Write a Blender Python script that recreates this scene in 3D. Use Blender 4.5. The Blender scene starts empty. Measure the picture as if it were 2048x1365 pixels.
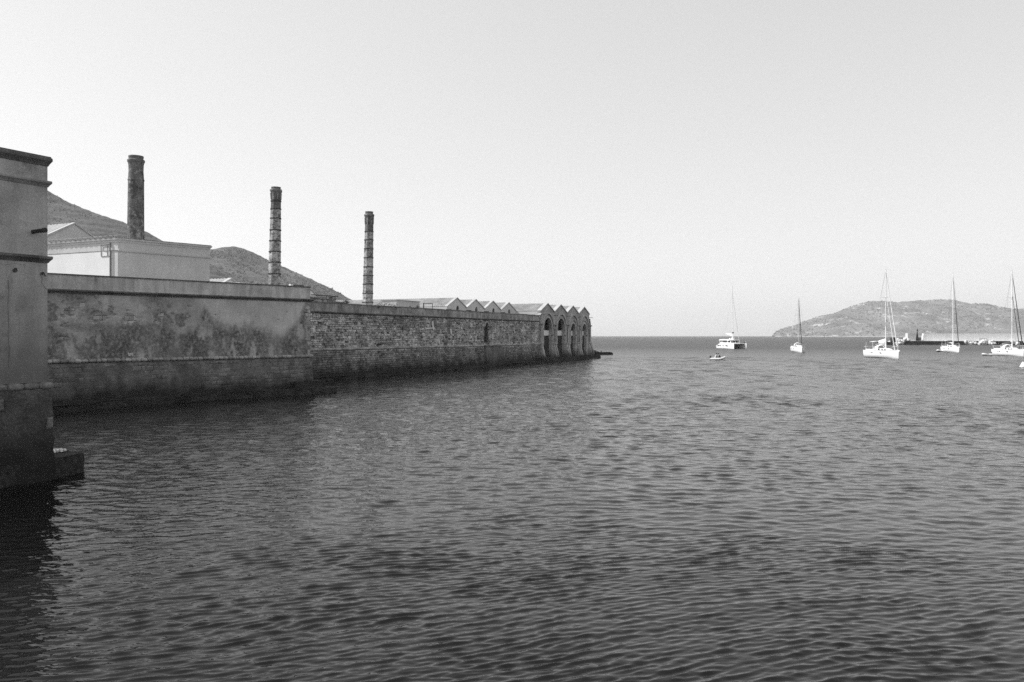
import bpy, math, random
import numpy as np
from mathutils import Vector, Matrix

R = math.radians
random.seed(7)
rng = np.random.default_rng(11)
scene = bpy.context.scene
col = scene.collection

# ------------------------------------------------------------------ camera
F = 1593.0                # focal length in photograph pixels (2048 wide) = 28 mm
CX, HZ, H = 1024.0, 672.0, 4.5
cam = bpy.data.cameras.new("camera")
cam.sensor_width = 36.0
cam.lens = 36.0 * F / 2048.0
cam.shift_y = -(682.5 - HZ) / 2048.0
cam.clip_start = 0.1
cam.clip_end = 40000
camo = bpy.data.objects.new("camera", cam)
camo.location = (0, 0, H)
camo.rotation_euler = (R(90), 0, 0)
col.objects.link(camo)
scene.camera = camo

# ------------------------------------------------------------------ sky, sun, exposure
SUN_AZ, SUN_EL = -85.0, 44.0          # azimuth clockwise from +Y
world = bpy.data.worlds.new("World")
scene.world = world
world.use_nodes = True
wn = world.node_tree
wn.nodes.clear()
sky = wn.nodes.new("ShaderNodeTexSky")
sky.sky_type = 'NISHITA'
sky.sun_disc = False
sky.sun_elevation = R(SUN_EL)
sky.sun_rotation = R(SUN_AZ)
sky.altitude = 0
sky.air_density = 1.7
sky.dust_density = 0.5
sky.ozone_density = 1.0
# black and white film: the colour of the sky becomes one grey
bw = wn.nodes.new("ShaderNodeVectorMath"); bw.operation = 'DOT_PRODUCT'
bw.inputs[1].default_value = (0.45, 0.40, 0.15)
bg = wn.nodes.new("ShaderNodeBackground"); bg.inputs['Strength'].default_value = 0.121
wo = wn.nodes.new("ShaderNodeOutputWorld")
wn.links.new(sky.outputs[0], bw.inputs[0])
# film response: compresses the range between the bright horizon and the darker upper sky
fc = []
for op, val in (('DIVIDE', 6.0), ('POWER', 0.46), ('MULTIPLY', 6.0)):
    m_ = wn.nodes.new("ShaderNodeMath"); m_.operation = op; m_.inputs[1].default_value = val
    wn.links.new(fc[-1].outputs[0] if fc else bw.outputs['Value'], m_.inputs[0]); fc.append(m_)
wn.links.new(fc[-1].outputs[0], bg.inputs['Color'])
wn.links.new(bg.outputs[0], wo.inputs[0])

sun = bpy.data.lights.new("sun", 'SUN')
sun.energy = 4.2
sun.angle = R(0.5)
sun.color = (1, 1, 1)
suno = bpy.data.objects.new("sun", sun)
sv = Vector((math.sin(R(SUN_AZ)) * math.cos(R(SUN_EL)), math.cos(R(SUN_AZ)) * math.cos(R(SUN_EL)), math.sin(R(SUN_EL))))
suno.rotation_euler = sv.to_track_quat('Z', 'Y').to_euler()
suno.location = (-60, 10, 60)
col.objects.link(suno)

scene.view_settings.view_transform = 'Standard'
scene.view_settings.look = 'None'
scene.view_settings.exposure = 0.40
scene.view_settings.gamma = 1.0
scene.view_settings.use_curve_mapping = False
scene.cycles.use_denoising = False
scene.cycles.max_bounces = 6
scene.cycles.diffuse_bounces = 3
scene.cycles.glossy_bounces = 3
scene.cycles.volume_bounces = 1
scene.cycles.caustics_reflective = False
scene.cycles.caustics_refractive = False

# ------------------------------------------------------------------ helpers
def P(px, py, Y):
    """world point seen at a photograph pixel at distance Y"""
    return Vector(((px - CX) / F * Y, Y, H + (HZ - py) / F * Y))

def vnoise(x, y, seed=0):
    x = np.asarray(x, float); y = np.asarray(y, float)
    xi = np.floor(x).astype(np.int64); yi = np.floor(y).astype(np.int64)
    xf = x - xi; yf = y - yi
    def h(a, b):
        n = (a * 374761393 + b * 668265263 + seed * 974634777) & 0xffffffff
        n = ((n ^ (n >> 13)) * 1274126177) & 0xffffffff
        n = n ^ (n >> 16)
        return (n & 0xffff) / 65535.0
    u = xf * xf * (3 - 2 * xf); v = yf * yf * (3 - 2 * yf)
    return (h(xi, yi) * (1 - u) + h(xi + 1, yi) * u) * (1 - v) + (h(xi, yi + 1) * (1 - u) + h(xi + 1, yi + 1) * u) * v

def fbm(x, y, seed=0, octv=4, gain=0.5):
    s = 0; a = 1.0; t = 0; f = 1.0
    for o in range(octv):
        s = s + a * vnoise(np.asarray(x) * f + 17.3 * o, np.asarray(y) * f - 9.1 * o, seed + o); t += a; a *= gain; f *= 2.03
    return s / t

def sstep(a, b, x):
    t = np.clip((np.asarray(x, float) - a) / (b - a), 0, 1)
    return t * t * (3 - 2 * t)

def tag(o, label=None, cat=None, group=None, kind=None):
    if label: o["label"] = label
    if cat: o["category"] = cat
    if group: o["group"] = group
    if kind: o["kind"] = kind
    return o

def empty(name, loc=(0, 0, 0), rz=0.0):
    o = bpy.data.objects.new(name, None)
    o.location = loc
    o.rotation_euler = (0, 0, rz)
    o.empty_display_size = 0.5
    col.objects.link(o)
    return o

class MB:
    def __init__(self):
        self.v = []; self.f = []
    def add(self, vs, fs):
        n = len(self.v)
        self.v += [tuple(p) for p in vs]
        self.f += [tuple(i + n for i in f) for f in fs]
        return self
    def box(self, x0, x1, y0, y1, z0, z1):
        return self.add([(x0, y0, z0), (x1, y0, z0), (x1, y1, z0), (x0, y1, z0), (x0, y0, z1), (x1, y0, z1), (x1, y1, z1), (x0, y1, z1)],
                        [(0, 3, 2, 1), (4, 5, 6, 7), (0, 1, 5, 4), (1, 2, 6, 5), (2, 3, 7, 6), (3, 0, 4, 7)])
    def prism(self, poly, z0, z1):
        """polygon footprint (counter-clockwise) extruded upwards"""
        n = len(poly)
        vs = [(x, y, z0) for x, y in poly] + [(x, y, z1) for x, y in poly]
        fs = [tuple(range(n - 1, -1, -1)), tuple(range(n, 2 * n))]
        fs += [(i, (i + 1) % n, n + (i + 1) % n, n + i) for i in range(n)]
        return self.add(vs, fs)
    def sweep(self, path, prof):
        """closed profile (outward to the right of the path, z) swept with mitres"""
        m = len(prof); n = len(path)
        vs = []
        for i in range(n):
            p = Vector(path[i])
            d0 = (Vector(path[i]) - Vector(path[i - 1])).normalized() if i > 0 else None
            d1 = (Vector(path[i + 1]) - Vector(path[i])).normalized() if i < n - 1 else None
            if d0 is None: d0 = d1
            if d1 is None: d1 = d0
            n0 = Vector((d0.y, -d0.x)); n1 = Vector((d1.y, -d1.x))
            k = (n0 + n1); k = k / max(0.3, k.length_squared) * 2
            for o, z in prof:
                q = p + k * o
                vs.append((q.x, q.y, z))
        fs = []
        for i in range(n - 1):
            for j in range(m):
                a = i * m + j; b = i * m + (j + 1) % m
                fs.append((a, b, b + m, a + m))
        fs.append(tuple(range(m - 1, -1, -1)))
        fs.append(tuple((n - 1) * m + j for j in range(m)))
        return self.add(vs, fs)
    def tube(self, p0, p1, r0, r1=None, n=8, cap=True):
        r1 = r0 if r1 is None else r1
        p0 = Vector(p0); p1 = Vector(p1)
        d = (p1 - p0).normalized()
        a = d.orthogonal().normalized(); b = d.cross(a)
        vs = []
        for p, r in ((p0, r0), (p1, r1)):
            for i in range(n):
                t = 2 * math.pi * i / n
                vs.append(p + a * (r * math.cos(t)) + b * (r * math.sin(t)))
        fs = [(i, (i + 1) % n, n + (i + 1) % n, n + i) for i in range(n)]
        if cap:
            fs += [tuple(range(n - 1, -1, -1)), tuple(range(n, 2 * n))]
        return self.add(vs, fs)
    def path(self, pts, r, n=6):
        for a, b in zip(pts[:-1], pts[1:]):
            self.tube(a, b, r, r, n)
        return self
    def lathe(self, prof, n=24, lean=(0, 0), rot=0.0):
        m = len(prof); vs = []
        z0 = prof[0][1]
        for r, z in prof:
            for i in range(n):
                t = 2 * math.pi * i / n + rot
                vs.append((r * math.cos(t) + lean[0] * (z - z0), r * math.sin(t) + lean[1] * (z - z0), z))
        fs = []
        for j in range(m - 1):
            for i in range(n):
                a = j * n + i; b = j * n + (i + 1) % n
                fs.append((a, b, b + n, a + n))
        fs += [tuple(range(n - 1, -1, -1)), tuple((m - 1) * n + i for i in range(n))]
        return self.add(vs, fs)
    def loft(self, rings, closed=False, capends=False):
        m = len(rings[0]); vs = [p for r in rings for p in r]; fs = []
        for i in range(len(rings) - 1):
            for j in range(m if closed else m - 1):
                a = i * m + j; b = i * m + (j + 1) % m
                fs.append((a, a + m, b + m, b))
        if capends:
            fs += [tuple(range(m)), tuple((len(rings) - 1) * m + j for j in range(m - 1, -1, -1))]
        return self.add(vs, fs)
    def mesh(self, name, smooth=False):
        me = bpy.data.meshes.new(name)
        me.from_pydata([tuple(p) for p in self.v], [], self.f)
        if smooth: me.shade_smooth()
        me.update()
        return me
    def build(self, name, mat, parent=None, smooth=False, loc=None):
        me = self.mesh(name, smooth)
        me.materials.append(mat)
        o = bpy.data.objects.new(name, me)
        col.objects.link(o)
        if parent: o.parent = parent
        if loc is not None: o.location = loc
        return o

def grid_mesh(name, X, Y, Z, mat, parent=None, smooth=True, flip=False, wrap=False):
    r, c = X.shape
    co = np.stack([X, Y, Z], -1).reshape(-1, 3).astype(np.float32)
    i = np.arange(r - 1)[:, None] * c
    cc = np.arange(c if wrap else c - 1)[None, :]
    cn = (cc + 1) % c
    a = i + cc; b = i + cn
    q = np.stack([a, b, b + c, a + c], -1).reshape(-1, 4)
    if flip: q = q[:, ::-1]
    me = bpy.data.meshes.new(name)
    me.vertices.add(len(co)); me.vertices.foreach_set("co", co.ravel())
    me.loops.add(q.size); me.loops.foreach_set("vertex_index", q.ravel().astype(np.int32))
    me.polygons.add(len(q))
    me.polygons.foreach_set("loop_start", np.arange(0, q.size, 4, dtype=np.int32))
    me.update(calc_edges=True)
    me.validate()
    if smooth: me.shade_smooth()
    me.materials.append(mat)
    o = bpy.data.objects.new(name, me)
    col.objects.link(o)
    if parent: o.parent = parent
    return o

# ------------------------------------------------------------------ materials (all greys: the photograph is black and white)
V1 = (1, 1, 1)
def mat(name, base, alt=None, scale=1.0, lo=0.42, hi=0.62, rough=0.9, bump=0.25, bscale=14.0, fine=0.25, rnd=0.0,
        streak=0.0, tide=None, layers=(), stretch=(1, 1, 1), bdist=0.02, spec=0.3, detail=8.0, attr=None, tone=None):
    """base/alt mixed by a noise; fine grain; vertical run-off streaks; algae below the tide line; extra stain layers
    layers: (grey, scale, lo, hi, amount, stretch)"""
    m = bpy.data.materials.new(name)
    m.use_nodes = True
    nt = m.node_tree; N = nt.nodes; L = nt.links
    bs = N["Principled BSDF"]
    bs.inputs['Roughness'].default_value = rough
    bs.inputs['Specular IOR Level'].default_value = spec
    geo = N.new("ShaderNodeNewGeometry")
    def noise(sc, det=8.0, st=(1, 1, 1), off=0.0, rg=0.6):
        mp = N.new("ShaderNodeVectorMath"); mp.operation = 'MULTIPLY_ADD'
        mp.inputs[1].default_value = st; mp.inputs[2].default_value = (off, off * 1.7, -off)
        L.new(geo.outputs['Position'], mp.inputs[0])
        t = N.new("ShaderNodeTexNoise"); t.inputs['Scale'].default_value = sc
        t.inputs['Detail'].default_value = det; t.inputs['Roughness'].default_value = rg
        L.new(mp.outputs[0], t.inputs['Vector'])
        return t.outputs['Fac']
    def mr(val, a, b, c=0.0, d=1.0):
        k = N.new("ShaderNodeMapRange"); k.clamp = True
        k.inputs[1].default_value = a; k.inputs[2].default_value = b; k.inputs[3].default_value = c; k.inputs[4].default_value = d
        L.new(val, k.inputs[0]); return k.outputs[0]
    def mth(op, a, b):
        k = N.new("ShaderNodeMath"); k.operation = op
        for i, s in enumerate((a, b)):
            if isinstance(s, (int, float)): k.inputs[i].default_value = s
            else: L.new(s, k.inputs[i])
        return k.outputs[0]
    def mix(fac, a, b):
        k = N.new("ShaderNodeMix"); k.data_type = 'FLOAT'
        for i, s in zip((0, 2, 3), (fac, a, b)):
            if isinstance(s, (int, float)): k.inputs[i].default_value = s
            else: L.new(s, k.inputs[i])
        return k.outputs[0]
    c = base
    if alt is not None:
        c = mix(mr(noise(scale, detail, stretch), lo, hi), base, alt)
    for i, ly in enumerate(layers):
        g, sc, l0, h0, amt, st = ly
        c = mix(mr(noise(sc, 8.0, st, 31.7 * (i + 1)), l0, h0, 0, amt), c, g)
    if attr:
        at = N.new("ShaderNodeAttribute"); at.attribute_name = 'stain'
        c = mix(mth('MULTIPLY', at.outputs['Fac'], mr(noise(5.0, 8.0, V1, 77.0), 0.3, 0.55, 0.45, 1.0)), c, attr)
    if streak:
        c = mth('MULTIPLY', c, mr(noise(2.6, 6.0, (1, 1, 0.09), 5.0), 0.35, 0.7, 1 - streak, 1 + streak * 0.5))
    if rnd:
        oi = N.new("ShaderNodeObjectInfo")
        s = mth('FRACT', mth('ADD', oi.outputs['Random'], geo.outputs['Random Per Island']), 0.0)
        c = mth('MULTIPLY', c, mr(s, 0, 1, 1 - rnd, 1 + rnd))
    if fine:
        c = mth('MULTIPLY', c, mr(noise(bscale * 1.3, 4.0, (1, 1, 1), 3.3), 0.3, 0.7, 1 - fine, 1 + fine))
    if tone:                       # lower courses are laid in a darker stone
        sp_ = N.new("ShaderNodeSeparateXYZ"); L.new(geo.outputs['Position'], sp_.inputs[0])
        c = mth('MULTIPLY', c, mr(sp_.outputs[2], tone[0], tone[1], tone[2], 1.0))
    if tide:
        z0, z1, g = tide
        sep = N.new("ShaderNodeSeparateXYZ"); L.new(geo.outputs['Position'], sep.inputs[0])
        zz = mth('ADD', sep.outputs[2], mth('MULTIPLY', mth('SUBTRACT', noise(0.9, 6.0, (1, 1, 0.7), 11.0), 0.5), 2.4))
        c = mix(mr(zz, z0, z1, 1.0, 0.0), c, g)
    cb = N.new("ShaderNodeCombineColor")
    for i in range(3):
        if isinstance(c, (int, float)): cb.inputs[i].default_value = c
        else: L.new(c, cb.inputs[i])
    L.new(cb.outputs[0], bs.inputs['Base Color'])
    if bump:
        b = N.new("ShaderNodeBump"); b.inputs['Strength'].default_value = bump; b.inputs['Distance'].default_value = bdist
        L.new(noise(bscale, 6.0, (1, 1, 1), 7.7), b.inputs['Height'])
        L.new(b.outputs[0], bs.inputs['Normal'])
    return m

M_plaster_near = mat("plaster_near", 0.48, 0.30, 0.5, 0.40, 0.66, streak=0.22, bscale=18, fine=0.2,
                     layers=[(0.15, 1.3, 0.58, 0.72, 0.7, V1), (0.50, 3.0, 0.62, 0.72, 0.5, V1)], tide=(2.2, 6.2, 0.10))
M_plaster_bastion = mat("plaster_bastion", 0.60, 0.44, 0.5, 0.40, 0.62, streak=0.10, bscale=10, fine=0.14, attr=0.10,
                        layers=[(0.30, 1.6, 0.60, 0.72, 0.5, (1, 1, 0.7)), (0.20, 5.0, 0.64, 0.74, 0.5, V1)])
M_plaster_parapet = mat("plaster_parapet", 0.60, 0.44, 0.6, 0.42, 0.62, streak=0.25, bscale=10, fine=0.2,
                        layers=[(0.14, 1.6, 0.62, 0.72, 0.7, (1, 1, 0.4))])
M_moulding_dark = mat("moulding_dark", 0.17, 0.09, 1.2, streak=0.2, bscale=12, fine=0.3)
M_moulding = mat("moulding", 0.34, 0.16, 1.0, streak=0.25, bscale=12, fine=0.25)
M_frieze = mat("frieze", 0.36, 0.26, 1.0, streak=0.2, bscale=12, fine=0.2)
M_core = mat("mortar", 0.20, 0.10, 1.1, bscale=9, fine=0.3, tide=(0.5, 1.9, 0.02), bump=0.5, bdist=0.05)
M_stone_base = mat("stone_base", 0.20, 0.11, 0.8, rnd=0.2, bscale=9, fine=0.35, tide=(0.5, 1.7, 0.022), bump=0.6, bdist=0.04)
M_foot_near = mat("foot_near", 0.13, 0.07, 1.0, 0.42, 0.6, bscale=9, fine=0.4, tide=(0.8, 2.7, 0.018), bump=0.8, bdist=0.05)
M_stone_wall = mat("stone_wall", 0.50, 0.24, 0.6, rnd=0.38, bscale=5, fine=0.6, tide=(0.5, 2.2, 0.022), tone=(2.6, 3.2, 0.55), bump=0.7, bdist=0.05,
                   layers=[(0.08, 2.2, 0.57, 0.66, 0.8, V1), (0.75, 1.2, 0.62, 0.70, 0.5, V1)])
M_stone_patch = mat("stone_patch", 0.42, 0.22, 0.8, rnd=0.3, bscale=9, fine=0.35, bump=0.6, bdist=0.04)
M_ledge = mat("ledge_stone", 0.36, 0.18, 0.7, rnd=0.25, bscale=9, fine=0.35, bump=0.6, bdist=0.04)
M_parapet_old = mat("parapet_old", 0.40, 0.20, 0.7, rnd=0.15, streak=0.3, bscale=7, fine=0.4, bump=0.6, bdist=0.05,
                    layers=[(0.08, 1.3, 0.58, 0.68, 0.8, (1, 1, 0.5))])
M_arcade = mat("arcade_stone", 0.44, 0.30, 0.5, bscale=4, fine=0.35, tide=(0.7, 2.1, 0.022), bump=0.6, bdist=0.05, streak=0.15,
               layers=[(0.16, 1.1, 0.58, 0.7, 0.6, V1)])
M_arcade_light = mat("arcade_trim", 0.50, 0.36, 0.6, bscale=4, fine=0.3, tide=(0.6, 1.9, 0.022), bump=0.5, bdist=0.04)
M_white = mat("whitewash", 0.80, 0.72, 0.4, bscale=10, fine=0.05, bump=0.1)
M_whitewall = mat("white_wall", 0.74, 0.62, 0.35, 0.4, 0.65, bscale=8, fine=0.08, streak=0.06, bump=0.2)
M_greywall = mat("grey_render", 0.58, 0.50, 0.3, bscale=8, fine=0.1, streak=0.06, bump=0.2)
M_coping = mat("coping", 0.46, 0.36, 0.5, bscale=6, fine=0.08, bump=0.2)
M_tile = mat("roof_tile", 0.27, 0.17, 0.6, 0.38, 0.64, bscale=4, fine=0.35, bump=0.3)
M_tile_light = mat("roof_tile_light", 0.36, 0.28, 0.6, bscale=4, fine=0.25, bump=0.3)
M_chimney_brick = mat("chimney_brick", 0.14, 0.06, 1.4, 0.45, 0.6, bscale=7, fine=0.45, bump=0.8, bdist=0.06,
                      layers=[(0.30, 2.6, 0.56, 0.64, 0.7, V1), (0.03, 3.0, 0.60, 0.68, 0.7, V1)])
M_chimney_tuff = mat("chimney_tuff", 0.46, 0.24, 0.9, 0.42, 0.58, bscale=5, fine=0.5, bump=0.8, bdist=0.08,
                     layers=[(0.07, 1.9, 0.52, 0.62, 0.85, (1, 1, 1.4)), (0.05, 5.0, 0.57, 0.67, 0.7, V1)])
M_chimney_dark = mat("chimney_soot", 0.16, 0.10, 1.5, bscale=6, fine=0.4, bump=0.7, bdist=0.05)
M_iron = mat("iron", 0.05, 0.03, 3.0, rough=0.7, bscale=20, fine=0.3)
M_dark = mat("dark_void", 0.02, None, bump=0.0, fine=0.0)  # near-black colour standing in for the unlit depth of openings
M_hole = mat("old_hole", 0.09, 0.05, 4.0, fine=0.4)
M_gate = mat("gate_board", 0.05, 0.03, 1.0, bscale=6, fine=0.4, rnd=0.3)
M_rock = mat("wet_rock", 0.040, 0.018, 0.8, rough=0.85, spec=0.15, bscale=5, fine=0.5, bump=1.0, bdist=0.12)
M_slab_pale = mat("pale_stone", 0.88, 0.55, 5.0, 0.45, 0.6, bscale=16, fine=0.3, bump=0.6, bdist=0.03)
M_ground = mat("ground", 0.22, 0.14, 0.1, bscale=1, fine=0.2)
M_hill = mat("hill_scrub", 0.078, 0.05, 0.016, 0.42, 0.6, bscale=0.35, fine=0.5, bump=0.6, bdist=1.0, stretch=(1, 1, 3.2),
             layers=[(0.14, 0.010, 0.55, 0.66, 0.6, (1, 1, 2.5)), (0.035, 0.03, 0.55, 0.66, 0.7, (1, 1, 3.0)), (0.20, 0.12, 0.64, 0.70, 0.6, (1, 1, 3.0))])
M_bush = mat("scrub_bush", 0.055, 0.035, 0.2, bump=0, fine=0)
M_island = mat("island_rock", 0.14, 0.075, 0.0035, 0.42, 0.6, bscale=0.05, fine=0.3, bump=0.5, bdist=5.0, stretch=(1, 0.5, 2.0),
               layers=[(0.50, 0.014, 0.57, 0.67, 0.7, (1, 0.4, 2.4)), (0.03, 0.009, 0.56, 0.66, 0.75, (1, 0.4, 1.4))])
M_shore = mat("pale_shore", 0.36, 0.24, 0.02, bump=0, fine=0.1)
M_weed = mat("weed_leaf", 0.07, 0.045, 3.0, bump=0, fine=0.2)
M_weed_dry = mat("dry_weed", 0.28, 0.2, 3.0, bump=0, fine=0.2)
M_concrete = mat("pier_concrete", 0.80, 0.70, 0.06, bscale=0.5, fine=0.1, streak=0.08, bump=0.2)
M_concrete_light = mat("pier_block", 0.62, 0.52, 0.1, bscale=0.6, fine=0.1, bump=0.2)
M_quay = mat("quay_face", 0.05, 0.025, 0.3, bscale=0.8, fine=0.4, bump=0.5, bdist=0.2)
M_boulder = mat("pale_boulder", 0.70, 0.50, 0.5, bscale=1.5, fine=0.2, bump=0.5, bdist=0.1, rnd=0.2)
M_gelcoat = mat("gelcoat", 0.86, None, rough=0.3, bump=0, fine=0.02, spec=0.5)
M_deck = mat("boat_deck", 0.72, 0.62, 2.0, rough=0.6, bump=0, fine=0.05)
M_canvas = mat("canvas", 0.70, 0.60, 2.0, rough=0.9, bump=0.2, bscale=8, fine=0.05)
M_canvas_dark = mat("canvas_dark", 0.07, 0.05, 2.0, rough=0.9, bump=0.2, bscale=8, fine=0.1)
M_spar = mat("spar", 0.88, None, rough=0.4, bump=0, fine=0.0)
M_spar_grey = mat("spar_grey", 0.40, None, rough=0.45, bump=0, fine=0.0)
M_wire = mat("rigging", 0.30, None, rough=0.4, bump=0, fine=0.0)
M_glass = mat("dark_glass", 0.015, None, rough=0.08, bump=0, fine=0.0, spec=0.5)
M_antifoul = mat("antifoul", 0.04, None, rough=0.7, bump=0, fine=0.0)
M_rubber = mat("dinghy_tube", 0.72, 0.66, 3.0, rough=0.6, bump=0, fine=0.0)
M_rubber_dark = mat("dinghy_dark", 0.05, None, rough=0.7, bump=0, fine=0.0)
M_skin = mat("skin", 0.36, 0.30, 6.0, rough=0.6, bump=0, fine=0.0)
M_hair = mat("hair", 0.015, None, rough=0.7, bump=0, fine=0.0)
M_cloth_light = mat("cloth_light", 0.66, None, rough=0.9, bump=0, fine=0.0)
M_cloth_dark = mat("cloth_dark", 0.03, None, rough=0.9, bump=0, fine=0.0)

# distance out from the line of the long sea wall: LEE[0]*x + LEE[1]*y - LEE[2]
LEE = (math.cos(R(24.5)), -math.sin(R(24.5)), ((621 - CX) / F * 80.5) * math.cos(R(24.5)) - 80.5 * math.sin(R(24.5)))
def water_material():
    m = bpy.data.materials.new("sea_water"); m.use_nodes = True
    nt = m.node_tree; N = nt.nodes; L = nt.links
    bs = N["Principled BSDF"]
    bs.inputs['Base Color'].default_value = (0.006, 0.006, 0.006, 1)
    bs.inputs['IOR'].default_value = 1.333
    geo = N.new("ShaderNodeNewGeometry")
    def noise(sc, det, st, rot):
        mp = N.new("ShaderNodeMapping"); mp.inputs['Scale'].default_value = st; mp.inputs['Rotation'].default_value = (0, 0, R(rot))
        L.new(geo.outputs['Position'], mp.inputs['Vector'])
        t = N.new("ShaderNodeTexNoise"); t.inputs['Scale'].default_value = sc; t.inputs['Detail'].default_value = det
        t.inputs['Roughness'].default_value = 0.55
        L.new(mp.outputs[0], t.inputs['Vector'])
        return t.outputs['Fac']
    # the open water outside the sheltered corner is rougher and carries larger chop
    ln = N.new("ShaderNodeVectorMath"); ln.operation = 'LENGTH'
    L.new(geo.outputs['Position'], ln.inputs[0])
    def ramp(a, b, c, d):
        k = N.new("ShaderNodeMapRange"); k.inputs[1].default_value = a; k.inputs[2].default_value = b
        k.inputs[3].default_value = c; k.inputs[4].default_value = d
        L.new(ln.outputs['Value'], k.inputs[0]); return k.outputs[0]
    dt = N.new("ShaderNodeVectorMath"); dt.operation = 'DOT_PRODUCT'; dt.inputs[1].default_value = (LEE[0], LEE[1], 0)
    L.new(geo.outputs['Position'], dt.inputs[0])
    le = N.new("ShaderNodeMapRange"); le.interpolation_type = 'SMOOTHSTEP'
    for i_, v_ in enumerate((LEE[2] + 6, LEE[2] + 27, 0.25, 1.0)): le.inputs[i_ + 1].default_value = v_
    L.new(dt.outputs['Value'], le.inputs[0])
    mx_ = N.new("ShaderNodeMath"); mx_.operation = 'MAXIMUM'
    L.new(le.outputs[0], mx_.inputs[0]); L.new(ramp(70, 120, 0.0, 1.0), mx_.inputs[1])
    def times(a_, b_):
        k = N.new("ShaderNodeMath"); k.operation = 'MULTIPLY'
        L.new(a_, k.inputs[0]); L.new(b_, k.inputs[1]); return k.outputs[0]
    prev = None
    for sc, det, st, rot, dist, a, b in ((9.0, 2.0, (0.45, 1, 1), -20, 0.008, None, None), (2.6, 3.0, (0.60, 1, 1), -12, 0.10, 14, 38),
                                         (0.9, 3.0, (1.1, 1, 1), -8, 0.30, 26, 75), (0.28, 3.0, (1.8, 1, 1), -4, 0.60, 70, 200), (0.09, 3.0, (3.0, 1, 1), -2, 1.5, 200, 520)):
        bp = N.new("ShaderNodeBump"); bp.inputs['Distance'].default_value = dist
        if a is None: bp.inputs['Strength'].default_value = 1.0
        else: L.new(times(ramp(a, b, 0.0, 1.0), mx_.outputs[0]), bp.inputs['Strength'])
        L.new(noise(sc, det, st, rot), bp.inputs['Height'])
        if prev: L.new(prev.outputs[0], bp.inputs['Normal'])
        prev = bp
    L.new(prev.outputs[0], bs.inputs['Normal'])
    L.new(times(ramp(15, 300, 0.03, 0.36), mx_.outputs[0]), bs.inputs['Roughness'])
    return m
M_water = water_material()

# ------------------------------------------------------------------ sea: real ripples near the shore
def build_sea():
    rs = [2.0]
    while rs[-1] < 9500:
        r = rs[-1]
        g = 0.02 if r < 7.0 else (0.0022 if r < 19 else (0.0034 if r < 30 else (0.0043 if r < 62 else (0.0062 if r < 170 else (0.010 if r < 400 else 0.03)))))
        rs.append(r * (1 + g))
    rs = np.array(rs)
    fine = np.arange(-44, 44.01, 0.14)
    coarse = np.arange(48, 312.1, 6.0)
    th = np.radians(np.concatenate([fine, coarse]))
    Rr, T = np.meshgrid(rs, th, indexing='ij')
    X = Rr * np.sin(T); Y = Rr * np.cos(T)
    dr = np.gradient(rs)[:, None] * np.ones_like(T)
    front = (np.abs(((T + np.pi) % (2 * np.pi)) - np.pi) < R(45)) & (Rr < 420)
    ii = np.where(front.ravel())[0]
    x = X.ravel()[ii]; y = Y.ravel()[ii]; d = np.maximum(dr.ravel()[ii], np.hypot(x, y) * 0.0027)
    lee = np.maximum(0.25 + 0.75 * sstep(6, 27, x * LEE[0] + y * LEE[1] - LEE[2]), sstep(70, 120, np.hypot(x, y)))     # calmer water under the sea wall
    wx = x + 0.55 * (fbm(x / 5.5, y / 5.5, 3, 2) - 0.5) * 2
    wy = y + 0.60 * (fbm(x / 5.0, y / 4.5, 8, 2) - 0.5) * 2
    gust = 0.90 + 0.22 * sstep(0.34, 0.66, fbm(x / 15, y / 11, 21, 4))
    gust2 = 0.68 + 0.60 * sstep(0.35, 0.65, fbm(x / 2.6, y / 1.6, 77, 3))
    z = np.zeros_like(x); dx = np.zeros_like(x); dy = np.zeros_like(x)
    g2 = np.random.default_rng(5)
    n = 152
    rr_ = np.hypot(x, y)
    gust3 = 0.85 + 0.3 * sstep(0.35, 0.65, fbm(x / 14, y / 14, 121, 4))
    for i in range(n):
        u = (i + g2.random()) / n
        far = 1.0
        if i < 72:                                   # short wind ripples
            lam = 0.150 * math.exp(g2.normal(0, 0.34)); ang = R(-20 + g2.normal(0, 11)); slope = 0.235 * math.sqrt(2.0 / 72); mod = gust * gust2
        elif i < 84:                                 # crossing ripples
            lam = 0.17 * math.exp(g2.normal(0, 0.4)); ang = R(14 + g2.normal(0, 16)); slope = 0.055 * math.sqrt(2.0 / 12); mod = gust
        elif i < 92:                                 # faint longer swell
            lam = 1.2 * math.exp(g2.normal(0, 0.3)); ang = R(-12 + g2.normal(0, 14)); slope = 0.015 * math.sqrt(2.0 / 8); mod = 1.0
        else:                                        # chop of the open water, out of the lee of the quay
            lam = 0.45 * 16.0 ** ((i - 92 + g2.random()) / 60); ang = R(-8 + g2.normal(0, 32)); slope = 0.15 * math.sqrt(2.0 / 60) * 1.5; mod = gust3
            far = sstep(18 * lam, 46 * lam, rr_) * (1 - sstep(70 * lam, 130 * lam, rr_) * 0.4)
        k = 2 * np.pi / lam
        kx, ky = math.sin(ang) * k, math.cos(ang) * k
        w = sstep(2.2, 4.0, lam / d)
        ph = kx * wx + ky * wy + g2.random() * 6.283
        amp = slope / k * w * mod * far * lee
        z += amp * np.cos(ph)
        dx -= 0.55 * amp * math.sin(ang) * np.sin(ph)
        dy -= 0.55 * amp * math.cos(ang) * np.sin(ph)
    Z = np.zeros(X.size); Z[ii] = z
    Xf = X.ravel().copy(); Yf = Y.ravel().copy()
    Xf[ii] += dx; Yf[ii] += dy
    o = grid_mesh("sea", Xf.reshape(X.shape), Yf.reshape(X.shape), Z.reshape(X.shape), M_water, wrap=True, flip=True)
    tag(o, "rippled dark sea water of the harbour reaching to the horizon", "sea", kind="structure")
build_sea()

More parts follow.
